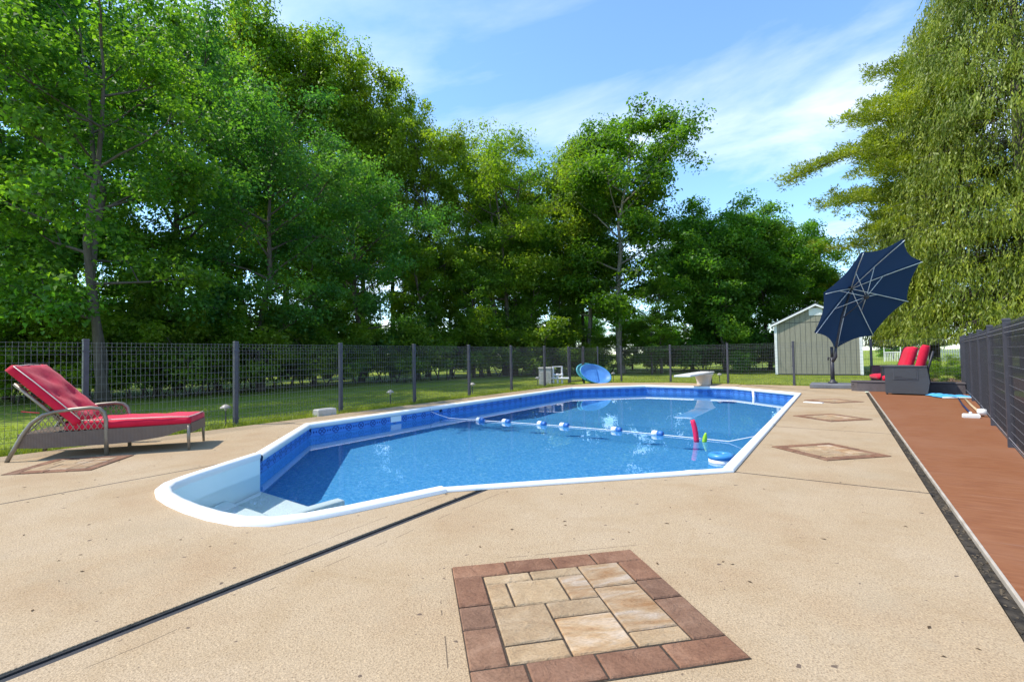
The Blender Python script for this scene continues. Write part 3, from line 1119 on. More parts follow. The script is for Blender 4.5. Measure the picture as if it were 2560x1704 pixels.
MB().lathe([(.0, .13), (.12, .13), (.12, .16), (.07, .19), (.06, .24), (.0, .24)], 16).build('mast_collar', M_dark, um, True)
UK = 1.075                                               # distance of the canopy relative to a 1.6 m radius
cen = Vector((.652, 15.722, 2.435 - CAM_H)) * UK + Vector((0, 0, CAM_H))
az, el, R_, ph = 2.498, .582, 1.60 * UK, 1.615
ax = Vector((math.cos(el) * math.cos(az), math.cos(el) * math.sin(az), math.sin(el)))
e1 = Vector((0, 0, 1)).cross(ax).normalized()
e2 = ax.cross(e1)
apex = cen + ax * .557 * UK
corner = [cen + (e1 * math.cos(ph + k * PI / 4) + e2 * math.sin(ph + k * PI / 4)) * R_ for k in range(8)]
v, f = [apex], []
NR = 6
for k in range(8):
    a, b = corner[k], corner[(k + 1) % 8]
    o_ = len(v)
    NS = 8
    for i in range(1, NR + 1):
        r = i / NR
        for j in range(NS + 1):
            s_ = j / NS
            q = a.lerp(b, s_)
            pinch = 4 * s_ * (1 - s_)
            p_ = apex.lerp(q, r) + (cen - q).normalized() * (.13 * r * r * pinch) - ax * (.05 * r * (1 - r) * pinch)
            p_ += ax * (.10 * r * (1 - r))
            v.append(p_)
    for j in range(NS):
        f.append((0, o_ + j, o_ + j + 1))
    for i in range(NR - 1):
        for j in range(NS):
            a_ = o_ + i * (NS + 1) + j
            f.append((a_, a_ + NS + 1, a_ + NS + 2, a_ + 1))
MB().add(v, f).build('canopy', M_navy, um, True, UM)
hub = cen + ax * .02
for k in range(8):
    q = corner[k]
    pts = [apex - ax * .05 + (q - apex) * s_ + ax * (.09 * s_ * (1 - s_)) - ax * .02 for s_ in (.03, .25, .5, .75, .985)]
    rb = MB().tube(pts, .011, 6).build('rib', M_rib, um, True, UM)
    mid_ = pts[2].lerp(pts[1], .15)
    MB().tube([hub, mid_], .009, 6).build('strut', M_rib, rb, True, UM)


def knob(c, d, r, L):
    m_ = MB().lathe([(0, -L), (r * .7, -L), (r, -L * .5), (r, L * .5), (r * .7, L), (0, L)], 12)
    return m_, Matrix.Translation(c - UB) @ d.to_track_quat('Z', 'Y').to_matrix().to_4x4()


m_, X_ = knob(apex - ax * .05, ax, .07, .05)
m_.build('top_hub', M_dark, um, True, X_)
m_, X_ = knob(hub, ax, .075, .05)
m_.build('runner_hub', M_dark, um, True, X_)
jb = UB + Vector((.0, 0, .86))
arm0 = jb + Vector((.10, -.03, .28))
MB().tube([jb + Vector((0, 0, -.12)), jb + Vector((.085, -.02, .02)), jb + Vector((.09, -.03, .12)), arm0], [.055, .05, .04, .035], 10).build('tilt_bracket', M_dark, um, True, UM)
MB().tube([jb + Vector((-.06, -.05, -.02)), jb + Vector((-.09, -.05, .01)), jb + Vector((-.09, -.05, -.08))], .02, 8).build('crank_handle', M_dark, um, True, UM)
MB().tube([UB + Vector((0, 0, .86)), UB + Vector((0, 0, 1.16))], .036, 10).build('upper_mast', M_dark, um, True, UM)
MB().tube([arm0 + Vector((0, 0, -.05)), arm0.lerp(apex, .5) + Vector((-.02, -.03, 0)), apex - ax * .08], .030, 10).build('boom', M_dark, um, True, UM)
MB().tube([arm0.lerp(apex, .48), hub - ax * .02], .016, 8).build('boom_strut', M_dark, um, True, UM)

# ------------------------------------------------------------------ wicker armchairs
M_gwick = mat('charcoal_wicker', (0.05, 0.052, 0.055), 0.55, 0.35)
t = NT(M_gwick)
wk = t.n('ShaderNodeTexWave')
wk.bands_direction = 'X'
wk.inputs['Scale'].default_value = 18
t.t.links.new(t.obj(), wk.inputs['Vector'])
wx = t.n('ShaderNodeTexWave')
wx.bands_direction = 'Z'
wx.inputs['Scale'].default_value = 22
t.t.links.new(t.obj(), wx.inputs['Vector'])
wc = t.math('MULTIPLY', wk.outputs[1], t.math('ADD', t.math('MULTIPLY', wx.outputs[1], .4), .6))
t.col(t.ramp(wc, [(0.05, (0.03, 0.031, 0.034)), (0.6, (0.085, 0.088, 0.095)), (0.95, (0.15, 0.155, 0.165))]))
t.bump(wc, 0.7, 0.006)


def armchair(label, loc, rz, back_ang=14):
    """faces -x; arms at y = 0 (near) and y = .86; the back at x = .72"""
    o = thing('wicker_armchair', label, 'armchair', loc, rz)
    for y in (0, .74):
        m_ = MB()
        v = [(0, 0, .03), (.76, 0, .03), (.80, 0, .30), (.76, 0, .64), (.0, 0, .645)]
        poly = v
        n = len(poly)
        V_ = [(x, y, z) for x, _, z in poly] + [(x, y + .12, z) for x, _, z in poly]
        F_ = [tuple(range(n)), tuple(reversed(range(n, 2 * n)))] + [((i + 1) % n, i, n + i, n + (i + 1) % n) for i in range(n)]
        a_ = MB().add(V_, F_).build('arm_panel', M_gwick, o)
        MB().cbox(-.012, .765, y - .012, y + .132, .645, .668, .008).build('arm_cap', M_gwick, o)
        if y == 0:
            MB().box(.17, .58, -.012, -.002, .38, .61).build('flap_table', M_gwick, a_)
            MB().box(.19, .31, -.016, -.0125, .41, .435).build('flap_handle', M_dark, a_)
            for (x0, x1, z0, z1) in ((.155, .167, .365, .625), (.583, .595, .365, .625), (.155, .595, .352, .364)):
                MB().box(x0, x1, -.010, -.002, z0, z1).build('flap_frame', mat('grey_edge', (.10, .10, .11), .5), a_)
    MB().box(.03, .72, .12, .74, .16, .30).build('seat_box', M_gwick, o)
    for xx in (.03, .70):
        for yy in (.04, .80):
            MB().tube([(xx, yy, 0), (xx, yy, .06)], .02, 8).build('leg', M_dark, o)
    pillow(.72, .60, .14, 12, 10).build('seat_cushion', M_red, o, True, Matrix.Translation((-.06, .13, .30)))
    ba = math.radians(90 - back_ang)
    bd_ = Vector((math.cos(ba), 0, math.sin(ba)))
    MB().tube([Vector((.70, .14, .3)) , Vector((.70, .14, .3)) + bd_ * .72], .02, 8).build('back_post', M_dark, o, True)
    MB().tube([Vector((.70, .72, .3)) , Vector((.70, .72, .3)) + bd_ * .72], .02, 8).build('back_post', M_dark, o, True)
    X_ = Matrix.Translation((.66, .13, .40)) @ Matrix(((bd_.x, 0, -bd_.z, 0), (0, 1, 0, 0), (bd_.z, 0, bd_.x, 0), (0, 0, 0, 1)))
    pillow(.74, .60, .17, 16, 12, [(.5, .5, .02, .2)], .5).build('back_cushion', M_red, o, True, X_)
    return o


armchair('charcoal wicker armchair with red cushions and a flap in its side panel', (.88, 14.42, .004), math.radians(-8))
armchair('charcoal wicker armchair with red cushions standing behind the low dark step', (.92, 15.80, -.03), math.radians(15), 16)

# low dark step behind the chairs
M_step = mottled('dark_brown_composite', (0.085, 0.07, 0.07), (0.13, 0.11, 0.11), 5, 0.6, 0.3, stretch=(1, 6, 1))
sp_ = thing('low_step', 'long low dark brown step with clipped corner beside the umbrella base', 'step', (.26, 15.4, 0))
MB().prism([(.10, -.02), (2.12, -.34), (2.16, .02), (.62, .34), (0.02, .44), (-.02, .12)], 0, .235, .01).build('step_body', M_step, sp_)
MB().prism([(.09, -.035), (2.13, -.355), (2.17, .02), (.62, .355), (0.01, .455), (-.035, .12)], .236, .262, .008).build('step_top', M_step, sp_)
MB().lathe([(0, 0), (.018, 0), (.018, .01), (0, .01)], 10).build('vent_hole', M_dark, sp_, False, Matrix.Translation((.02, .02, .17)) @ Matrix.Rotation(PI / 2, 4, 'X'))

# ------------------------------------------------------------------ things on the deck
M_bnet = mottled('blue_net_cloth', (0.05, 0.30, 0.62), (0.12, 0.45, 0.75), 14, 0.6, 0.3, 0.5, 40)
ne = thing('blue_cover', 'crumpled bright blue pool net lying on the rust deck by the screened fence', 'pool net', (2.02, 14.1, .004), .25)
v, f = [], []
nx, ny = 22, 10
r5 = random.Random(11)
ph_ = [r5.uniform(0, 6) for _ in range(8)]
for i in range(nx + 1):
    for j in range(ny + 1):
        a, b = i / nx * 2 - 1, j / ny * 2 - 1
        rr_ = math.hypot(a, b)
        x = .36 * a * (1 + .06 * math.sin(5 * b + ph_[0]))
        y = .42 * b * (1 + .10 * math.sin(4 * a + ph_[1]))
        z = .012 + .022 * (math.sin(9 * a + ph_[2] + 3 * b) + math.sin(11 * b - 4 * a + ph_[3]) + 2) * .5 * max(0.1, 1 - max(abs(a), abs(b)) ** 3) + .03 * math.exp(-((a + .55) ** 2) * 9)
        v.append((x, y, z))
for i in range(nx):
    for j in range(ny):
        a_ = i * (ny + 1) + j
        f.append((a_, a_ + ny + 1, a_ + ny + 2, a_ + 1))
MB().add(v, f).build('net_cloth', M_bnet, ne, True)
MB().tube([(-.36, -.44, .02), (0, -.45, .025), (.36, -.42, .02)], .013, 8).build('net_rim', M_white, ne, True)
pb = thing('pool_brush', 'white pool brush on a dark blue pole lying on the deck', 'pool brush', (1.63, 10.0, .004), 0)
MB().tube([(0.02, .12, .05), (.20, 1.9, .03), (.40, 3.6, .02)], .014, 8).build('pole', mat('navy_pole', (.02, .03, .09), .4, .5), pb, True)
hd = MB().cbox(-.10, .10, -.035, .035, .012, .06, .015).build('brush_head', M_white, pb)
MB().tube([(0, .03, .07), (.015, .14, .06)], .02, 8).build('socket', M_white, pb, True)
br = MB()
for i in range(26):
    for j in range(4):
        x, y = -.098 + i * .0075, -.03 + j * .018
        br.box(x - .003, x + .003, y - .004, y + .004, -.004, .02)
tag(br.build('bristle', M_whitep, pb), kind='stuff')
wp = thing('wooden_pole', 'pale wooden pole with white float head lying beside the pool brush', 'pole', (1.80, 10.25, .004))
MB().tube([(0, .05, .03), (.13, 1.5, .03), (.30, 3.15, .03)], .019, 8).build('pole', mottled('pale_wood', (.42, .30, .17), (.58, .44, .27), 8, .7, .2), wp, True)
MB().lathe([(0, -.06), (.045, -.05), (.055, 0), (.045, .05), (0, .06)], 14).build('float_head', M_white, wp, True, Matrix.Translation((-.01, -.03, .07)) @ Matrix.Rotation(PI / 2, 4, 'Y'))
pa_ = tag(MB().cbox(-.17, .17, -.06, .06, 0, .012, .004).build('white_board', M_white), 'small flat white board lying on the concrete beside a paver diamond', 'board')
pa_.location = (-.46, 11.65, 0.001)
pa_.rotation_euler = (0, 0, -.3)

# ------------------------------------------------------------------ diving board
db = thing('diving_board', 'cream diving board on a flared fibreglass stand at the deep end', 'diving board', (-3.72, 16.85, 0))
v, f = [], []
lv = [(0, .20, .26), (.10, .20, .27), (.28, .24, .36), (.345, .27, .46), (.36, .27, .46)]
for z, hx, hy in lv:
    for k in range(16):
        a = 2 * PI * k / 16
        c_, s_ = math.cos(a), math.sin(a)
        q = (abs(c_) ** 4 + abs(s_) ** 4) ** -.25
        v.append((hx * c_ * q, hy * s_ * q, z))
for i in range(len(lv) - 1):
    for k in range(16):
        k2 = (k + 1) % 16
        f.append((i * 16 + k, i * 16 + k2, (i + 1) * 16 + k2, (i + 1) * 16 + k))
f.append(tuple(range((len(lv) - 1) * 16, len(lv) * 16)))
M_cream = mottled('cream_fibreglass', (.66, .60, .52), (.74, .69, .62), 3, .45, .4)
MB().add(v, f).build('stand', M_cream, db, True)
MB().cbox(-.23, .23, -2.65, .55, .375, .42, .012).build('board', M_cream, db)
MB().cbox(-.20, .20, -2.6, .3, .421, .425, .002).build('tread_strip', mottled('grit', (.55, .52, .47), (.66, .63, .58), 90, .9), db)
for x in (-.16, .16):
    MB().tube([(x, .40, 0), (x, .42, .37)], .02, 8).build('anchor_leg', M_dark, db)
for x in (-.15, .15):
    MB().lathe([(0, .421), (.018, .421), (.018, .432), (0, .434)], 8, (x, .1, 0)).build('bolt', M_dark, db)

# ------------------------------------------------------------------ in and on the water
rope = thing('float_rope', 'white rope with floats strung across the pool', 'rope line', (PX0, 7.4, 0))
RM = Matrix.Translation((-PX0, -7.4, 0))
pts = [(PX0 + .045, 7.4, -.06), (PX0 + .25, 7.42, -.12), (PX0 + .5, 7.44, -.175), (-5.76, 7.46, WATER + .012), (-4.4, 7.54, WATER + .010), (-3.0, 7.5, WATER + .010), (-2.0, 7.38, WATER + .010), (-1.3, 7.28, WATER + .012), (PX1 - .045, 7.2, -.06)]
MB().tube(pts, .0055, 6).build('rope', M_whitep, rope, True, RM)
M_fb = mat('float_blue', (.03, .14, .42), .4, .4)
for k, (x, y) in enumerate(((-5.76, 7.46), (-5.18, 7.50), (-4.44, 7.54), (-3.99, 7.545), (-3.02, 7.5), (-2.33, 7.42))):
    prof = [(.008, -.09), (.038, -.086), (.046, -.07), (.046, -.004), (.038, .0)]
    prof2 = [(.038, .0), (.046, .004), (.046, .07), (.038, .086), (.008, .09)]
    X_ = Matrix.Translation((x, y, WATER + .022)) @ Matrix.Rotation(math.radians(90), 4, 'Y') @ Matrix.Rotation(.1, 4, 'X')
    fo = MB().lathe(prof, 14).build('float', M_white, rope, True, RM @ X_)
    MB().lathe(prof2, 14).build('float_half', M_fb, fo, True, RM @ X_)
ch = thing('chlorine_floater', 'round blue and white chlorine floater near the pool edge', 'floater', (-1.15, 5.95, WATER))
MB().lathe([(.04, -.07), (.12, -.06), (.135, -.02), (.135, .03), (.125, .035)], 26).build('float_body', M_white, ch, True)
MB().lathe([(.125, .035), (.14, .045), (.14, .075), (.12, .095), (.07, .10), (.055, .085), (.05, .05), (.0, .05)], 26).build('float_top', mat('mid_blue_plastic', (.05, .25, .52), .35, .45), ch, True)
M_pink = mat('hot_pink_foam', (.75, .02, .09), .6, .3)
po = tag(MB().tube([(0, 0, -.12), (.0, 0, -.02), (-.01, 0, .10), (-.022, 0, .18), (-.04, 0, .25), (-.05, 0, .285)], [.034, .036, .036, .036, .034, .028], 12).build('foam_noodle', M_pink, None, True), 'short hot pink foam noodle standing up in the water', 'pool toy')
po.location = (-1.72, 7.24, WATER)
gn = tag(MB().lathe([(0, -.06), (.022, -.05), (.032, -.01), (.030, .06), (.018, .11), (.01, .13), (0, .132)], 12).build('dive_toy', mat('lime_plastic', (.35, .62, .03), .5, .4), None, True), 'small lime green dive toy bobbing beside the pink noodle', 'pool toy')
gn.location = (-1.60, 7.18, WATER)
gn.rotation_euler = (.15, .2, 0)

# ------------------------------------------------------------------ along the fence
M_aqua = mottled('aqua_plastic', (.06, .34, .42), (.10, .44, .52), 4, .4, .45)
M_bluep = mottled('blue_plastic', (.06, .20, .52), (.09, .28, .62), 4, .4, .45)


def shell(label, cat, loc, mrim, min_, tilt, rz, rx=.62, ry=.40):
    o = thing('plastic_shell', label, cat, loc)
    prof = [(0, .09), (.55, .085), (.74, .06), (.86, .0), (.95, -.015), (1.0, .0), (.985, .02), (.90, .02), (.80, .085), (.6, .125), (0, .13)]
    v, f = [], []
    n = 36
    for r, z in prof:
        for k in range(n):
            a = 2 * PI * k / n
            v.append((rx * r * math.cos(a), ry * r * math.sin(a), -z))
    X_ = Matrix.Rotation(rz, 4, 'Z') @ Matrix.Rotation(tilt, 4, 'X') @ Matrix.Rotation(math.radians(-24), 4, 'Z')
    fi = [(i * n + k, i * n + (k + 1) % n, (i + 1) * n + (k + 1) % n, (i + 1) * n + k) for i in range(4) for k in range(n)]
    fo_ = [(i * n + k, i * n + (k + 1) % n, (i + 1) * n + (k + 1) % n, (i + 1) * n + k) for i in range(4, len(prof) - 1) for k in range(n)]
    MB().add(v, fi).build('basin', min_, o, True, X_)
    MB().add(v, fo_).build('rim', mrim, o, True, X_)
    return o


shell('blue oval plastic tub with aqua rim leaning on the fence by the gate', 'plastic tub', (-7.62, 16.98, .33), M_aqua, M_bluep, math.radians(58), math.radians(38))
shell('aqua oval plastic tub half hidden behind the blue one at the gate', 'plastic tub', (-7.83, 17.10, .34), M_aqua, M_aqua, math.radians(60), math.radians(38))
M_pale = mottled('weathered_beige', (.42, .39, .34), (.52, .49, .44), 5, .7)
eq = thing('pump_cabinet', 'beige pump cabinet behind the wire fence next to white pipes', 'pump cabinet', (-8.95, 15.55, -.03), .32)
MB().cbox(-.22, .22, -.2, .2, .0, .60, .02).build('cabinet', M_pale, eq)
MB().cbox(-.24, .24, -.22, .22, .60, .645, .015).build('lid', M_pale, eq)
MB().box(-.15, .15, -.206, -.201, .1, .45).build('door_panel', mat('beige_panel', (.40, .37, .32), .7), eq)
pp_ = thing('pvc_pipework', 'white plastic pool pipework standing behind the wire fence', 'pipework', (-8.52, 15.66, -.03), .32)
for pts in ([(-.16, 0, 0), (-.16, 0, .66), (.16, 0, .66), (.16, 0, .02)], [(-.16, 0, .36), (.16, 0, .36)], [(-.24, -.04, .24), (.42, -.04, .24)], [(.0, 0, .02), (.0, 0, .36)]):
    MB().tube(pts, .036, 10).build('pipe', M_pvc, pp_, False)
for x, z in ((-.16, .36), (.16, .36), (.16, .24), (-.16, .24), (0, .36)):
    MB().lathe([(0, -.05), (.047, -.05), (.047, .05), (0, .05)], 12).build('coupling', M_pvc, pp_, True, Matrix.Translation((x, 0, z)))
ux_ = tag(MB().cbox(-.19, .19, -.09, .09, -.03, .12, .02).build('utility_box', M_pale), 'low cream plastic box on the concrete edge against the long wire fence', 'utility box')
ux_.location = (-8.05, 5.66, 0)
ux_.rotation_euler = (0, 0, PI / 2)
M_cap = mottled('bronze_lamp_cap', (.30, .26, .21), (.42, .38, .33), 6, .45, .4)


def path_light(loc, first=[]):
    if first:
        o = copy_tree(first[0])
    else:
        o = thing('path_light', 'low mushroom shaped path light at the lawn edge behind the wire fence', 'path light', (0, 0, 0), 0, 'path lights along the fence')
        MB().tube([(0, 0, -.05), (0, 0, .31)], .011, 8).build('stem', M_dark, o)
        MB().lathe([(0.085, .30), (.082, .315), (.045, .345), (.015, .36), (0, .362)], 18).build('cap', M_cap, o, True)
        MB().lathe([(0, .26), (.022, .26), (.026, .31), (0, .312)], 12).build('lens', mat('frosted_lens', (.6, .58, .5), .4), o, True)
        first.append(o)
    o.location = loc


for x, y in ((-8.40, 7.59), (-8.40, 4.05), (-8.46, 10.62), (-8.6, 14.37), (-7.5, 18.4), (-3.5, 18.25)):
    path_light((x, y, -.03))

# ------------------------------------------------------------------ shed
M_sid = mottled('sage_siding', (0.237, 0.220, 0.166), (0.286, 0.266, 0.207), 3, .75, .2, .3, 40, stretch=(6, 6, 1))
M_trim = mat('white_trim', (.74, .73, .70), .6)
M_roof = mottled('dark_shingle', (.045, .05, .065), (.085, .09, .11), 9, .85, .2, .6, 30)
SX, SY, SW, SDp, SE_, SR = -2.45, 25.6, 3.28, 4.2, 2.37, 3.14
shd = thing('garden_shed', 'sage green garden shed with white trim and gable vent beyond the wire fence', 'shed', (SX, SY, -.03))
M_seam = mat('siding_shadow_seam', (.13, .13, .115), .8)


def roof_z(x):
    return SE_ + (SR - SE_) * (1 - abs(x - SW / 2) / (SW / 2))


n = 16
for k in range(n):                                       # front boards, grooved
    x0, x1 = SW * k / n + .008, SW * (k + 1) / n - .008
    bz_ = MB().box(x0, x1, -.02, .02, .06, SE_ - .02)
    bz_.build('siding_board', M_sid, shd)
    v = [(x0, -.02, SE_ + .015), (x1, -.02, SE_ + .015), (x1, -.02, roof_z(x1) - .03), (x0, -.02, roof_z(x0) - .03)]
    V_ = v + [(x, .02, z) for x, _, z in v]
    MB().add(V_, [(0, 1, 2, 3), (7, 6, 5, 4), (0, 4, 5, 1), (1, 5, 6, 2), (2, 6, 7, 3), (3, 7, 4, 0)]).build('gable_board', M_sid, shd)
MB().box(.01, SW - .01, -.008, .03, .02, SE_ + .1).build('wall_core', M_seam, shd)
vv = [(.02, .0, SE_), (SW - .02, .0, SE_), (SW / 2, .0, SR - .04)]
MB().add(vv + [(x, .03, z) for x, _, z in vv], [(0, 1, 2), (5, 4, 3)]).build('gable_core', M_seam, shd)
for x0 in (0, SW - .04):
    MB().box(x0, x0 + .04, .03, SDp, 0, SE_).build('side_wall', M_sid, shd)
MB().box(.04, SW - .04, SDp - .04, SDp, 0, SE_).build('rear_wall', M_sid, shd)
for x0 in (-.02, SW - .09):
    MB().box(x0, x0 + .11, -.045, -.021, .03, SE_ - .01).build('corner_trim', M_trim, shd)
for sg in (-1, 1):
    xo = SW / 2 + sg * (SW / 2 + .16)
    zo = SE_ - .12 + .02
    c0 = SW / 2
    v = [(xo, -.14, zo), (c0, -.14, SR + .02), (c0, SDp + .14, SR + .02), (xo, SDp + .14, zo)]
    V_ = v + [(x, y, z + .05) for x, y, z in v]
    MB().add(V_, [(0, 1, 2, 3), (7, 6, 5, 4), (0, 4, 5, 1), (1, 5, 6, 2), (2, 6, 7, 3), (3, 7, 4, 0)]).build('roof_slope', M_roof, shd)
    v = [(xo, -.165, zo - .07), (c0, -.165, SR - .05), (c0, -.165, SR + .03), (xo, -.165, zo + .02)]
    V_ = v + [(x, -.141, z) for x, _, z in v]
    MB().add(V_, [(0, 1, 2, 3), (7, 6, 5, 4), (0, 4, 5, 1), (1, 5, 6, 2), (2, 6, 7, 3), (3, 7, 4, 0)]).build('fascia', M_trim, shd)
gv = MB().box(SW / 2 - .26, SW / 2 + .26, -.04, -.021, SE_ + .30, SE_ + .62).build('gable_vent', M_trim, shd)
for k in range(5):
    MB().box(SW / 2 - .10, SW / 2 + .10, -.05, -.0405, SE_ + .38 + k * .04, SE_ + .40 + k * .04).build('louvre', M_trim, gv)

# ------------------------------------------------------------------ far garden: arbour and picket fence
ax_, ay_ = at(2080 + 985 / 6.544, 44)
ab = thing('garden_arbour', 'small white arched garden arbour with picket rail on the far lawn', 'arbour', (ax_, ay_, -.03), YAW - .75)
for x in (-.62, .56):
    MB().box(x, x + .07, -.03, .04, 0, 1.9).build('post', M_trim, ab)
MB().box(-.8, .8, -.06, .06, 1.9, 2.0).build('beam', M_trim, ab)
MB().tube([(-.55 + .55 * (1 - math.cos(a)), 0, 1.35 + .45 * math.sin(a)) for a in np.linspace(0, PI, 14)], .04, 6).build('arch', M_trim, ab, True)
for k in range(9):
    MB().box(-.52 + k * .125, -.47 + k * .125, -.01, .01, .05, .85).build('picket', M_trim, ab)
MB().box(-.56, .56, -.02, .02, .82, .9).build('rail', M_trim, ab)
for k in range(4):
    MB().box(-.5 + k * .32, -.44 + k * .32, -.05, .05, 2.0, 2.1).build('crest', M_trim, ab)
fx0, fy0 = at(2080 + 1290 / 6.544, 42)
fx1, fy1 = at(2080 + 2200 / 6.544, 42)
fr = thing('picket_fence', 'white picket fence across the far lawn behind the spruce', 'picket fence', (fx0, fy0, -.03), math.atan2(fy1 - fy0, fx1 - fx0))
FL = math.hypot(fx1 - fx0, fy1 - fy0)
pm = None
k = 0
while k * .21 < FL:
    if pm is None:
        q_ = MB().prism([(-.05, 0), (.05, 0), (.05, 1.0), (0, 1.12), (-.05, 1.0)], -.01, .01).build('picket', M_trim, fr, False, Matrix.Rotation(PI / 2, 4, 'X'))
        pm = q_.data
    else:
        q_ = link('picket', pm, fr)
    q_.location = (k * .21, 0, 0)
    k += 1
for z in (.3, .8):
    MB().box(0, FL, .012, .05, z, z + .07).build('rail', M_trim, fr)

# ------------------------------------------------------------------ foliage
def leaf_mat(name, dark, light, tint, trans=0.55):
    m = bpy.data.materials.new(name)
    m.use_nodes = True
    t = NT(m)
    g = t.n('ShaderNodeNewGeometry')
    oi = t.n('ShaderNodeObjectInfo')
    r = g.outputs['Random Per Island']
    c = t.ramp(r, [(0.0, dark), (0.6, tuple((a + b) / 2 for a, b in zip(dark, light))), (1.0, light)])
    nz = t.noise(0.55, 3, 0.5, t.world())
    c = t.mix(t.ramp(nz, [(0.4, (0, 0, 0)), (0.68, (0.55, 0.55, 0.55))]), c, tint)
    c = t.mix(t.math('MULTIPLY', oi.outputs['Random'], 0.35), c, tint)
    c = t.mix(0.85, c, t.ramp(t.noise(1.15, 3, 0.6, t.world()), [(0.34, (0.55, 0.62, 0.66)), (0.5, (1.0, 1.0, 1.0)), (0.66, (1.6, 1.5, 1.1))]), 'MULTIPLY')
    t.col(c)
    t.p.inputs['Roughness'].default_value = 0.5
    t.p.inputs['Specular IOR Level'].default_value = 0.35
    tl = t.n('ShaderNodeBsdfTranslucent')
    t.t.links.new(t.mix(1.0, c, (1.65, 1.75, 0.55), 'MULTIPLY'), tl.inputs[0])
    mx = t.n('ShaderNodeMixShader')
    mx.inputs[0].default_value = trans
    t.t.links.new(t.p.outputs[0], mx.inputs[1])
    t.t.links.new(tl.outputs[0], mx.inputs[2])
    t.t.links.new(mx.outputs[0], t.t.nodes['Material Output'].inputs[0])
    return m


M_bark = mottled('grey_bark', (.075, .06, .05), (.15, .125, .105), 12, .9, .1, .9, 14, stretch=(1, 1, .25))
M_twig = mottled('spruce_bark', (.14, .115, .09), (.27, .23, .19), 12, .9, .1, .6, 14, stretch=(1, 1, .25))
M_barkl = mottled('pale_bark', (.19, .165, .14), (.34, .30, .26), 12, .9, .1, .9, 14, stretch=(1, 1, .25))
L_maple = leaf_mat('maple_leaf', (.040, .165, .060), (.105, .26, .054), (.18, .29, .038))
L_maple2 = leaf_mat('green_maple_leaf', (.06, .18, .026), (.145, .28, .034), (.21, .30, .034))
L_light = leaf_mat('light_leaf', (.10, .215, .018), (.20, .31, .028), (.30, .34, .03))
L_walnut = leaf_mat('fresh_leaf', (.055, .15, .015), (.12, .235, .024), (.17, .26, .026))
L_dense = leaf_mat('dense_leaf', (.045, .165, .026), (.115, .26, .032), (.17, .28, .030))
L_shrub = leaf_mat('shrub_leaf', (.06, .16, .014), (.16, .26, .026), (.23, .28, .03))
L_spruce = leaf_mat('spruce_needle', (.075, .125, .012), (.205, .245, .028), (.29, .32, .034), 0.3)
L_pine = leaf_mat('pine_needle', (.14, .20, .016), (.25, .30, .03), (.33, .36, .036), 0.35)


def leaves(centres, radii, counts, size, rg, flat=.62, droop=.25, up=.55, aspect=.62, fold=.22):
    """leaf quads scattered in clumps; returns V, F"""
    idx = np.repeat(np.arange(len(centres)), counts)
    N = len(idx)
    d = rg.normal(size=(N, 3))
    d /= np.linalg.norm(d, axis=1)[:, None]
    rad = rg.random(N) ** .62 * 1.3
    an = rg.uniform(.65, 1.45, (len(centres), 3)) * np.array([1, 1, flat])
    P = centres[idx] + d * (rad * radii[idx])[:, None] * an[idx]
    nrm = d * .55 + np.array([0, 0, up]) + rg.normal(size=(N, 3)) * .55
    nrm /= np.linalg.norm(nrm, axis=1)[:, None]
    ax = d * np.array([1, 1, .2]) + rg.normal(size=(N, 3)) * .7 + np.array([0, 0, -droop])
    ax -= nrm * (ax * nrm).sum(1)[:, None]
    ax /= np.linalg.norm(ax, axis=1)[:, None] + 1e-9
    sd = np.cross(nrm, ax)
    s = size * np.clip(rg.lognormal(-.05, .3, N), .45, 1.8)[:, None]
    V = np.empty((N, 4, 3))
    V[:, 0] = P - ax * s * .5
    V[:, 1] = P + sd * s * aspect * .5 + nrm * s * fold - ax * s * .06
    V[:, 2] = P + ax * s * .5
    V[:, 3] = P - sd * s * aspect * .5 + nrm * s * fold - ax * s * .06
    return V.reshape(-1, 3), np.arange(N * 4).reshape(N, 4)


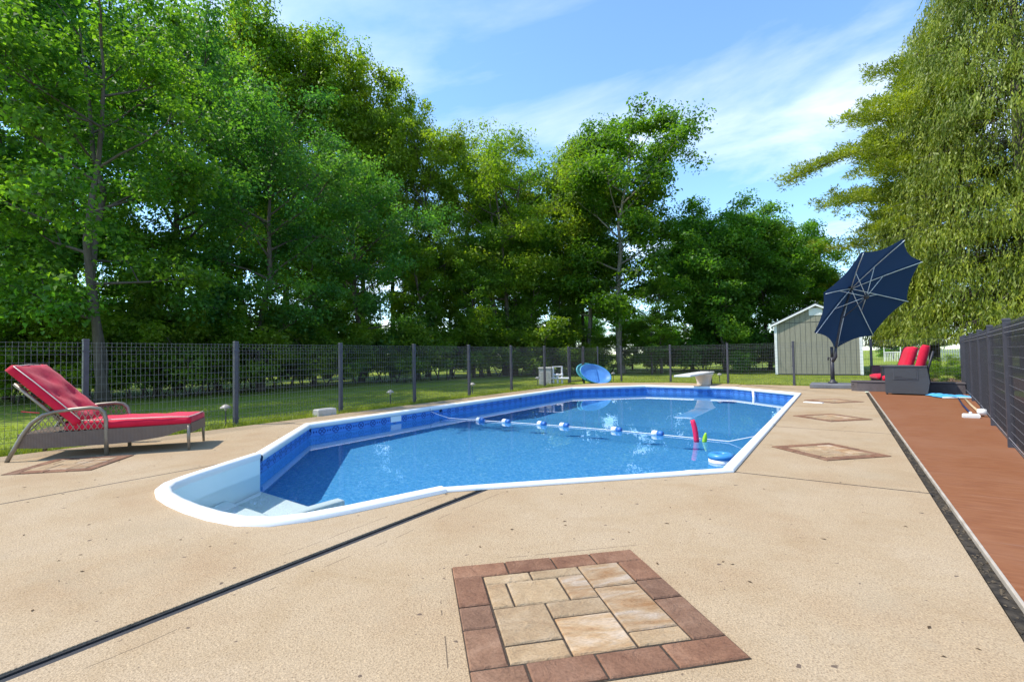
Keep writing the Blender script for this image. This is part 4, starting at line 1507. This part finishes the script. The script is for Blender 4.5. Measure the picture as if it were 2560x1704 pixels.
def deciduous(seed, H, R, base, nleaf, size, mleaf, mbark, lean=0.0, nlimb=22, clump=.16, up=.55, droop=.25, prof_pow=.5, stems=1, aspect=.62, flat=.62):
    """returns (trunk mesh data, crown mesh data); base = height where the crown begins"""
    rg = np.random.default_rng(seed)
    T = MB()
    cen, rad = [], []
    for s in range(stems):
        off = np.array([0, 0, 0.0]) if stems == 1 else np.array([math.cos(s * 2.4 + seed), math.sin(s * 2.4 + seed), 0]) * .28
        sp = np.array([0, 0, 0.0]) if stems == 1 else off * 2.6
        nseg = 9
        zt = H * (.86 if s == 0 else rg.uniform(.66, .8))
        tp = []
        w = np.zeros(3)
        for i in range(nseg + 1):
            q = i / nseg
            w = w + np.append(rg.normal(size=2) * H * .008, 0)
            tp.append(off + sp * q + w + np.array([lean * H * q ** 1.2, 0, zt * q]))
        r0 = H * .0135 * (1 if stems == 1 else .75)
        rr_ = [r0 * (1.25 if i == 0 else 1 - .82 * i / nseg) for i in range(nseg + 1)]
        T.tube(tp, rr_, 9)
        tp = np.array(tp)
        nl = nlimb // stems
        for i in range(nl):
            f_ = (i + rg.uniform(0, .8)) / nl
            z = base + (zt * .98 - base) * f_ ** .9
            k = z / zt * nseg
            i0 = min(nseg - 1, int(k))
            p0 = tp[i0] + (tp[i0 + 1] - tp[i0]) * (k - i0)
            s_ = (z - base) / max(.1, H - base)
            prof = (.62 + .75 * s_) if s_ < .4 else max(.12, 1 - ((s_ - .4) / .66) ** 2) ** prof_pow * .95
            L = R * prof * rg.uniform(.72, 1.12)
            az = i * 2.399 + seed + rg.normal() * .3 + s * 1.3
            elv = .05 + .85 * s_ + rg.normal() * .12
            pts = [p0]
            dr = np.array([math.cos(az) * math.cos(elv), math.sin(az) * math.cos(elv), math.sin(elv)])
            for j in range(4):
                dr = dr + rg.normal(size=3) * .12 + np.array([0, 0, .06])
                dr /= np.linalg.norm(dr)
                pts.append(pts[-1] + dr * L / 4)
            lr = max(.012, r0 * .42 * (1 - .6 * s_))
            T.tube(pts, [lr, lr * .75, lr * .55, lr * .35, lr * .15], 5, False)
            pts = np.array(pts)
            cen.append(pts[-1])
            rad.append(R * clump * rg.uniform(.7, 1.1))
            for j in range(rg.integers(5, 8)):
                q = rg.uniform(.3, 1.0) * 4
                i1 = min(3, int(q))
                b0 = pts[i1] + (pts[i1 + 1] - pts[i1]) * (q - i1)
                d2 = dr * .5 + rg.normal(size=3) * np.array([.75, .75, .5])
                d2 /= np.linalg.norm(d2)
                l2 = L * rg.uniform(.22, .42)
                b1 = b0 + d2 * l2 * .55 + np.array([0, 0, .02])
                b2 = b0 + d2 * l2 + np.array([0, 0, -.05 * l2])
                T.tube([b0, b1, b2], [lr * .4, lr * .25, lr * .08], 4, False)
                cen += [b2, b1]
                rad += [R * clump * rg.uniform(.6, 1.15), R * clump * rg.uniform(.45, .8)]
        cen.append(tp[-1] + np.array([0, 0, H - zt - R * clump * .5]) * (1 if s == 0 else .5))
        rad.append(R * clump)
        cen.append(tp[-1])
        rad.append(R * clump)
    cen, rad = np.array(cen), np.array(rad)
    keep = cen[:, 2] > .5
    cen, rad = cen[keep], rad[keep]
    wgt = rad ** 2 * rg.uniform(.55, 1.4, len(rad))
    cnt = np.maximum(6, (nleaf * wgt / wgt.sum())).astype(int)
    V, F = leaves(cen, rad, cnt, size, rg, flat, droop, up, aspect)
    tm = bpy.data.meshes.new('trunk')
    tm.from_pydata(T.v, [], T.f)
    tm.materials.append(mbark)
    tm.polygons.foreach_set('use_smooth', [True] * len(tm.polygons))
    return tm, np_mesh('crown', V, F, mleaf), float(np.percentile(V[:, 2], 99.7))


def spruce(seed, H, R, base, mleaf, mbark, n_t=60000, hang=.34, fluffy=False, reach=None):
    rg = np.random.default_rng(seed)
    T = MB()
    T.tube([(0, 0, 0), (0, 0, H * .5), (0, 0, H * .98)], [H * .014, H * .009, .02], 10)
    bo = []
    z = base
    k = 0
    while z < H * .97:
        s_ = (z - base) / (H - base)
        L0 = R * (1 - s_) ** (.6 if not fluffy else .42) * (1.0 if s_ > .04 else .9)
        nb = 5
        for i in range(nb):
            az = k * .9 + i * 2 * PI / nb + rg.normal() * .2
            az += rg.uniform(-.6, .6) if not fluffy else 0
            zj = z + (rg.uniform(-.5, .5) if not fluffy else rg.uniform(-.2, .2))
            L = L0 * (rg.uniform(.55, 1.15)) * (1 if not fluffy else rg.uniform(.6, 1.25))
            pts = []
            e0 = .12 + .3 * s_
            for j in range(7):
                q = j / 6
                r_ = L * q
                zz = zj + L * (e0 * q - (.62 if not fluffy else .34) * q * q + (.14 * q ** 3)) * (1 if not fluffy else .6)
                pts.append((math.cos(az) * r_, math.sin(az) * r_, zz))
            T.tube(pts, [.035 * (1 - .85 * j / 6) * (L / R + .25) for j in range(7)], 4, False)
            bo.append((np.array(pts), L))
            if fluffy and k == 12 and i == 0 and reach is not None:
                a2, l2_ = reach
                p2 = [(math.cos(a2) * l2_ * j / 6, math.sin(a2) * l2_ * j / 6, z + .2 - .30 * l2_ * (j / 6) ** 1.6) for j in range(7)]
                T.tube(p2, [.075 - .008 * j for j in range(7)], 5, False)
                bo.append((np.array(p2), l2_ * .95))
        z += (.24 if not fluffy else .75) * (1 - .35 * s_)
        k += 1
    tot = sum(b[1] ** 1.35 for b in bo)
    Vs = []
    for pts, L in bo:
        N = max(8, int(n_t * L ** 1.35 / tot))
        q = rg.uniform(.08 if not fluffy else .3, 1.03, N)
        i0 = np.clip((q * 6).astype(int), 0, 5)
        P = pts[i0] + (pts[i0 + 1] - pts[i0]) * (q * 6 - i0)[:, None]
        d = pts[-1] - pts[0]
        d = d / np.linalg.norm(d)
        side = np.cross(d, [0, 0, 1.0])
        side /= np.linalg.norm(side)
        wd = (.10 + .34 * np.sin(np.clip(q, 0, 1) * PI * .85)) * min(1.0, L / 2.5)
        lat = rg.uniform(-1, 1, N) * wd * (1 if not fluffy else .8)
        P = P + side * lat[:, None] + np.array([0, 0, -1.0]) * (np.abs(lat) * (.35 if not fluffy else -.25))[:, None]
        if fluffy:
            ax = d * .5 + side * np.sign(lat)[:, None] * .45 + np.array([0, 0, .55]) + rg.normal(size=(N, 3)) * .45
            ln = rg.uniform(.10, .20, N)
            wdt = rg.uniform(.014, .032, N)
            nt_ = max(8, int(L * 12))
            tq = rg.uniform(.18, 1.0, nt_)
            ti = np.clip((tq * 6).astype(int), 0, 5)
            tw = rg.normal(size=nt_) * (.16 + .42 * np.sin(tq * PI * .8)) * min(1.0, L / 3)
            TC = pts[ti] + (pts[ti + 1] - pts[ti]) * (tq * 6 - ti)[:, None] + side * tw[:, None] + d * (np.abs(tw) * .5)[:, None] + np.array([0, 0, 1.0]) * (rg.normal(size=nt_) * .13 + .10)[:, None]
            which = rg.integers(0, nt_, N)
            off_ = rg.normal(size=(N, 3)) * np.array([.13, .13, .075])
            P = TC[which] + off_
            ax = off_ * 5 + d * .35 + np.array([0, 0, .45]) + rg.normal(size=(N, 3)) * .35
        else:
            ax = np.array([0, 0, -1.0]) + d * .35 + side * (lat * .6)[:, None] + rg.normal(size=(N, 3)) * .22
            ln = hang * rg.uniform(.35, 1.15, N) * (.55 + .45 * np.sin(np.clip(q, 0, 1) * PI))
            wdt = rg.uniform(.022, .05, N)
        ax /= np.linalg.norm(ax, axis=1)[:, None]
        sd = np.cross(ax, rg.normal(size=(N, 3)))
        sd /= np.linalg.norm(sd, axis=1)[:, None]
        nr = np.cross(ax, sd)
        V = np.empty((N, 4, 3))
        V[:, 0] = P
        V[:, 1] = P + ax * (ln * .45)[:, None] + sd * wdt[:, None] + nr * (wdt * .4)[:, None]
        V[:, 2] = P + ax * ln[:, None]
        V[:, 3] = P + ax * (ln * .45)[:, None] - sd * wdt[:, None] + nr * (wdt * .4)[:, None]
        Vs.append(V.reshape(-1, 3))
    V = np.concatenate(Vs)
    tm = bpy.data.meshes.new('trunk')
    tm.from_pydata(T.v, [], T.f)
    tm.materials.append(mbark)
    return tm, np_mesh('crown', V, np.arange(len(V)).reshape(-1, 4), mleaf), H


def curtain_spruce(seed, H, R, base, mleaf, mbark, tips=2300, strands=22, segs=5):
    """spruce whose branch ends hang as curtains of needle strands"""
    rg = np.random.default_rng(seed)
    T = MB()
    T.tube([(0, 0, 0), (0, 0, H * .5), (0, 0, H * .98)], [H * .014, H * .009, .02], 10)
    fa = [(rg.integers(1, 6), rg.uniform(.4, 2.2), rg.uniform(0, 6.3), rg.uniform(.4, 1)) for _ in range(7)]
    Vs = []
    for k in range(tips):
        s_ = rg.random() ** 1.25
        z = base + .4 + (H - base - .4) * s_
        az = rg.uniform(0, 2 * PI)
        lump = sum(w * math.sin(a * az + b * z + c) for a, b, c, w in fa) / 3
        rr_ = R * (1 - s_) ** .55 * (1 + .14 * lump) * rg.uniform(.72, 1.04) + .15
        out = np.array([math.cos(az), math.sin(az), 0])
        tan = np.array([-math.sin(az), math.cos(az), 0])
        tip = out * rr_ + np.array([0, 0, z])
        if k % 3 == 0:
            st_ = out * rr_ * .12 + np.array([0, 0, z + rr_ * .10])
            T.tube([st_, (st_ + tip) / 2 + np.array([0, 0, .06 * rr_]), tip], [.03, .02, .008], 4, False)
        n = strands
        wdt = min(.75, .25 + rr_ * .12)
        lat = rg.normal(size=n) * wdt * .6
        rad_ = rg.uniform(-1.0, .12, n) * min(1.1, rr_ * .5)
        P = tip + tan * lat[:, None] + out * rad_[:, None] + np.array([0, 0, 1.0]) * (-.45 * np.abs(lat) - .18 * rad_ + rg.normal(size=n) * .10)[:, None]
        ln = rg.uniform(.35, 1.0, n)
        d = np.array([0, 0, -1.0]) + out * rg.uniform(-.05, .35, n)[:, None] + tan * (lat * .25)[:, None] + rg.normal(size=(n, 3)) * .10
        for j in range(segs):
            q0 = P + d * (ln * j / segs)[:, None] + rg.normal(size=(n, 3)) * .012
            a_ = d + rg.normal(size=(n, 3)) * .28
            a_ /= np.linalg.norm(a_, axis=1)[:, None]
            sd = np.cross(a_, rg.normal(size=(n, 3)))
            sd /= np.linalg.norm(sd, axis=1)[:, None]
            l_ = (ln / segs * rg.uniform(1.0, 1.7, n))[:, None]
            w_ = (rg.uniform(.016, .042, n) * (1 - .5 * j / segs))[:, None]
            V = np.empty((n, 4, 3))
            V[:, 0] = q0
            V[:, 1] = q0 + a_ * l_ * .45 + sd * w_
            V[:, 2] = q0 + a_ * l_
            V[:, 3] = q0 + a_ * l_ * .45 - sd * w_
            Vs.append(V.reshape(-1, 3))
    V = np.concatenate(Vs)
    V = V[(V.reshape(-1, 4, 3)[:, :, 2].min(1) > 1.15).repeat(4)]
    tm = bpy.data.meshes.new('trunk')
    tm.from_pydata(T.v, [], T.f)
    tm.materials.append(mbark)
    return tm, np_mesh('crown', V, np.arange(len(V)).reshape(-1, 4), mleaf), H


def plant(proto, name, label, cat, loc, H, rz=0, group=None, wide=1.0):
    tm, cm, h0 = proto
    o = thing(name, label, cat, (loc[0], loc[1], -.04), rz, group)
    s = H / h0
    o.scale = (s * wide, s * wide, s)
    link('trunk', tm, o)
    link('crown', cm, o)
    return o


K = 2560 / 2356.0
maple = deciduous(3, 12.5, 4.3, 1.2, 40000, .128, L_maple, M_bark, nlimb=28, clump=.17)
maple2 = deciduous(14, 12.5, 3.9, 2.0, 36000, .122, L_maple2, M_bark, nlimb=24, clump=.15, stems=2)
light = deciduous(5, 16, 4.2, 4.2, 46000, .155, L_light, M_bark, nlimb=26, clump=.17, droop=.5)
airy = deciduous(8, 14, 3.8, 3.6, 40000, .145, L_light, M_bark, nlimb=24, clump=.20, droop=.7, aspect=.42, stems=3, flat=.45)
hero = deciduous(21, 13, 3.9, 3.0, 46000, .165, L_walnut, M_barkl, lean=.05, nlimb=26, clump=.18, droop=.55, aspect=.5)
dense = deciduous(30, 9, 3.6, .7, 60000, .14, L_dense, M_bark, nlimb=30, clump=.18)
shrub = deciduous(41, 2.2, 1.25, .15, 7500, .085, L_shrub, M_bark, nlimb=12, clump=.26, stems=3)
thin = deciduous(52, 7.5, 1.9, 1.2, 10000, .125, L_walnut, M_bark, nlimb=18, clump=.2)


def tree(proto, name, label, xd, depth, topd, rz, group=None, wide=1.0, cat='tree'):
    """place by photo column (2356-wide coordinates), distance and the row of its top"""
    H = height_at(xd * K, topd * K, depth)
    return plant(proto, name, label, cat, at(xd * K, depth), H, rz, group, wide)


g1 = 'dark maples behind the long wire fence'
tree(maple, 'maple_tree', 'dark maple whose leaves hang over the fence ahead of the lounger', -190, 13.5, -330, 0.4, g1)
tree(maple2, 'twin_maple', 'tall maple with two dark trunks close together behind the red lounger', 238, 12.2, -150, 2.2)
tree(maple, 'maple_tree', 'dark maple standing behind the head end of the red lounger', 60, 17.0, -160, 1.9, g1)
tree(maple, 'maple_tree', 'broad dark maple standing in front of the yellow-green trees', 620, 17.0, 215, 5.0, g1, 1.0)
tree(maple, 'maple_tree', 'tall dark maple between the twin-trunked tree and the broad one', 400, 18.5, -50, 3.3, g1, .75)
tree(maple, 'maple_tree', 'rounded dark maple below the lower yellow-green trees', 820, 22.0, 350, 1.1, g1, 1.0)
tree(maple2, 'maple_tree', 'two-stemmed green maple below the airy drooping tree', 1120, 27.0, 450, 0.3, g1)
tree(maple2, 'maple_tree', 'green maple far behind the twin-trunked tree', 150, 24, 30, 3.0, g1, .8)
g2 = 'tall light green trees behind the maples'
l2 = 'tall yellow-green tree rising behind the dark maples'
tree(light, 'ash_tree', l2, 560, 27, 18, 0.2, g2, .8)
tree(light, 'ash_tree', l2, 655, 27, 45, 1.7, g2, .8)
tree(light, 'ash_tree', l2, 745, 27, 95, 3.1, g2, .8)
tree(light, 'ash_tree', l2, 835, 27, 160, 4.0, g2, .8)
tree(light, 'ash_tree', l2, 905, 27.5, 215, 0.9, g2, .75)
tree(light, 'ash_tree', l2, 990, 27, 282, 5.6, g2, .8)
tree(airy, 'locust_tree', 'airy light green tree with drooping leaves and several slim stems', 1175, 27, 262, 1.0)
tree(airy, 'locust_tree', 'shorter airy tree filling the gap beside the leaning pale trunk', 1335, 30, 385, 3.6, None, 1.0)
tree(light, 'ash_tree', l2, 1075, 31, 330, 2.9, g2, .85)
tree(dense, 'linden_tree', 'dense green tree behind the airy drooping one', 1225, 33, 420, 2.4, None, .9)
tree(hero, 'walnut_tree', 'fresh green tree with a pale leaning trunk behind the gate', 1428, 27.0, 250, math.radians(20))
tree(hero, 'walnut_tree', 'slim fresh green tree standing just behind the pale leaning trunk', 1365, 29, 312, 2.0, None, .7)
g3 = 'dense round trees between the gate and the shed'
l3 = 'dense round green tree between the pale leaning trunk and the shed'
tree(dense, 'linden_tree', l3, 1665, 27, 455, 0.5, g3, .95)
tree(dense, 'linden_tree', l3, 1775, 29, 485, 2.0, g3, .95)
tree(dense, 'linden_tree', l3, 1835, 31, 512, 3.9, g3, .75)
tree(dense, 'linden_tree', l3, 1590, 30, 500, 5.1, g3, .9)
tree(dense, 'linden_tree', l3, 1720, 32, 530, 1.2, g3, 1.0)
g4 = 'slim young trees in the row'
l4 = 'slim young tree with thin trunk in the shade of the taller trees'
for xd, dp, tp, rz in ((20, 15, 420, 1), (150, 16, 470, 2), (360, 16, 500, 3), (500, 19, 520, .4), (720, 20, 500, 4), (960, 24, 520, 5), (1040, 27, 560, .8), (1090, 25, 600, 2.6), (1230, 27, 590, 1.4), (1290, 28, 640, 3.7), (1520, 26, 620, 2.9), (1180, 30, 560, 5.5), (790, 25, 560, 1.9)):
    tree(thin, 'young_tree', l4, xd, dp, tp, rz, g4)
g5 = 'sunlit shrubs under the trees'
l5 = 'leafy green shrub growing under the trees beyond the lawn'
rs = random.Random(9)
for i in range(46):
    xd = -60 + i * 1440 / 45 + rs.uniform(-14, 14)
    dp = np.interp(xd, [0, 300, 700, 1000, 1400], [13.2, 14.0, 18.5, 23.5, 28]) + rs.uniform(-.6, 3)
    hh = rs.uniform(1.5, 3.4)
    plant(shrub, 'shrub', l5, 'shrub', at(xd * K, dp), hh, rs.uniform(0, 6), g5, rs.uniform(.9, 1.4))
for xd, dp, hh in ((1500, 29, 2.2), (1560, 29.5, 2.6), (1620, 29, 2.0), (1690, 29, 2.4), (1750, 29, 2.2)):
    plant(shrub, 'shrub', l5, 'shrub', at(xd * K, dp), hh, rs.uniform(0, 6), g5, 1.2)
for i in range(22):
    xd = -30 + i * 82 + rs.uniform(-20, 20)
    dp = rs.uniform(34, 42)
    plant(dense, 'hedge_tree', 'low leafy tree far behind the row, filling the gaps between the trunks', 'tree', at(xd * K, dp), rs.uniform(2.6, 5.2), rs.uniform(0, 6), 'low trees far behind the row', rs.uniform(1.0, 1.5))
tree(thin, 'sapling', 'bright green sapling beside the foot of the pale leaning trunk', 1500, 25.5, 712, 2.2, None, 1.25)

# conifers on the right
spr = curtain_spruce(61, 23, 5.6, .8, L_spruce, M_twig)
pin = spruce(71, 15, 4.9, 2.4, L_pine, M_bark, 170000, fluffy=True, reach=(math.atan2(-RT.y, -RT.x) - 1.15, 6.4))
plant(spr, 'spruce_tree', 'huge spruce with hanging branches behind the screened fence', 'tree', at(2370 * K, 21), 24, 0.5, None, 1.0)
plant(spr, 'spruce_tree', 'second huge spruce further along behind the screened fence', 'tree', at(2680 * K, 19), 21, 2.4, None, 1.0)
plant(pin, 'pine_tree', 'lighter pine with upturned branches beside the huge spruce', 'tree', at(2150 * K, 25), 17, 1.15, None, 1.0)
plant(spr, 'far_spruce', 'small distant spruce tip showing between shed and umbrella', 'tree', at(1925 * K, 60), height_at(1925 * K, 622 * K, 60), 1.0, None, .8)
for xd, dp, hh in ((2300, 36, 3.5), (2120, 52, 5.5), (2350, 40, 5), (2055, 58, 6)):
    plant(dense, 'garden_tree', 'dark leafy bush on the far lawn near the white picket fence', 'tree', at(xd * K, dp), hh, rs.uniform(0, 6), 'bushes near the picket fence', 1.3)

# mulch bed with shrubs right of the chairs
M_mulch = mottled('mulch', (.10, .055, .035), (.26, .15, .10), 14, .95, .1, .9, 30, space='world')
mu = tag(MB().prism([(2.0, 17.8), (5.5, 16.6), (7, 20), (5.5, 24), (2.6, 23.5), (1.7, 20.5)], -.06, -.012).build('mulch_bed', M_mulch), kind='structure')
for x, y, hh in ((2.7, 19.6, .75), (3.4, 18.6, .6), (2.5, 21.2, .9), (3.6, 20.5, .8)):
    plant(shrub, 'shrub', 'small shrub planted in the brown mulch bed behind the armchairs', 'shrub', (x, y), hh, rs.uniform(0, 6), 'shrubs in the mulch bed', 1.2)

# grass blades: tall tufts along the fences, short lawn further out
rg = np.random.default_rng(77)


def blades(n, xr, yr, hmin, hmax, fx=None):
    x = rg.uniform(*xr, n)
    y = rg.uniform(*yr, n)
    if fx is not None:
        y = fx(x) + rg.random(n) ** 1.5 * (yr[1] - yr[0])
    h = rg.uniform(hmin, hmax, n)
    a = rg.uniform(0, 2 * PI, n)
    b = rg.normal(size=(n, 2)) * h[:, None] * .45
    w = .0035 + h * .035
    V = np.zeros((n, 3, 3))
    V[:, 0] = np.stack([x - w * np.cos(a), y - w * np.sin(a), np.full(n, -.036)], 1)
    V[:, 1] = np.stack([x + w * np.cos(a), y + w * np.sin(a), np.full(n, -.036)], 1)
    V[:, 2] = np.stack([x + b[:, 0], y + b[:, 1], -.036 + h], 1)
    return V.reshape(-1, 3)


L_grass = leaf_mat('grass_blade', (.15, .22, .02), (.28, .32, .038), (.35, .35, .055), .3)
V = np.concatenate([blades(26000, (-8.75, -7.97), (-1, 16.2), .03, .11), blades(60000, (-12, -8.6), (0, 20), .02, .045),
                    blades(9000, (-7.2, 2.4), (0, .55), .03, .09, lambda x: np.interp(x, [-7.1, -5, -2.75, -.95, .28, 2.6], [17.1, 17.74, 17.44, 17.3, 17.08, 16.6])),
                    blades(40000, (-8, 3), (18, 25), .02, .05)])
gr = tag(link('grass', np_mesh('grass', V, np.arange(len(V)).reshape(-1, 3), L_grass)), 'short green grass blades along the fences and lawn', 'grass', None, 'stuff')
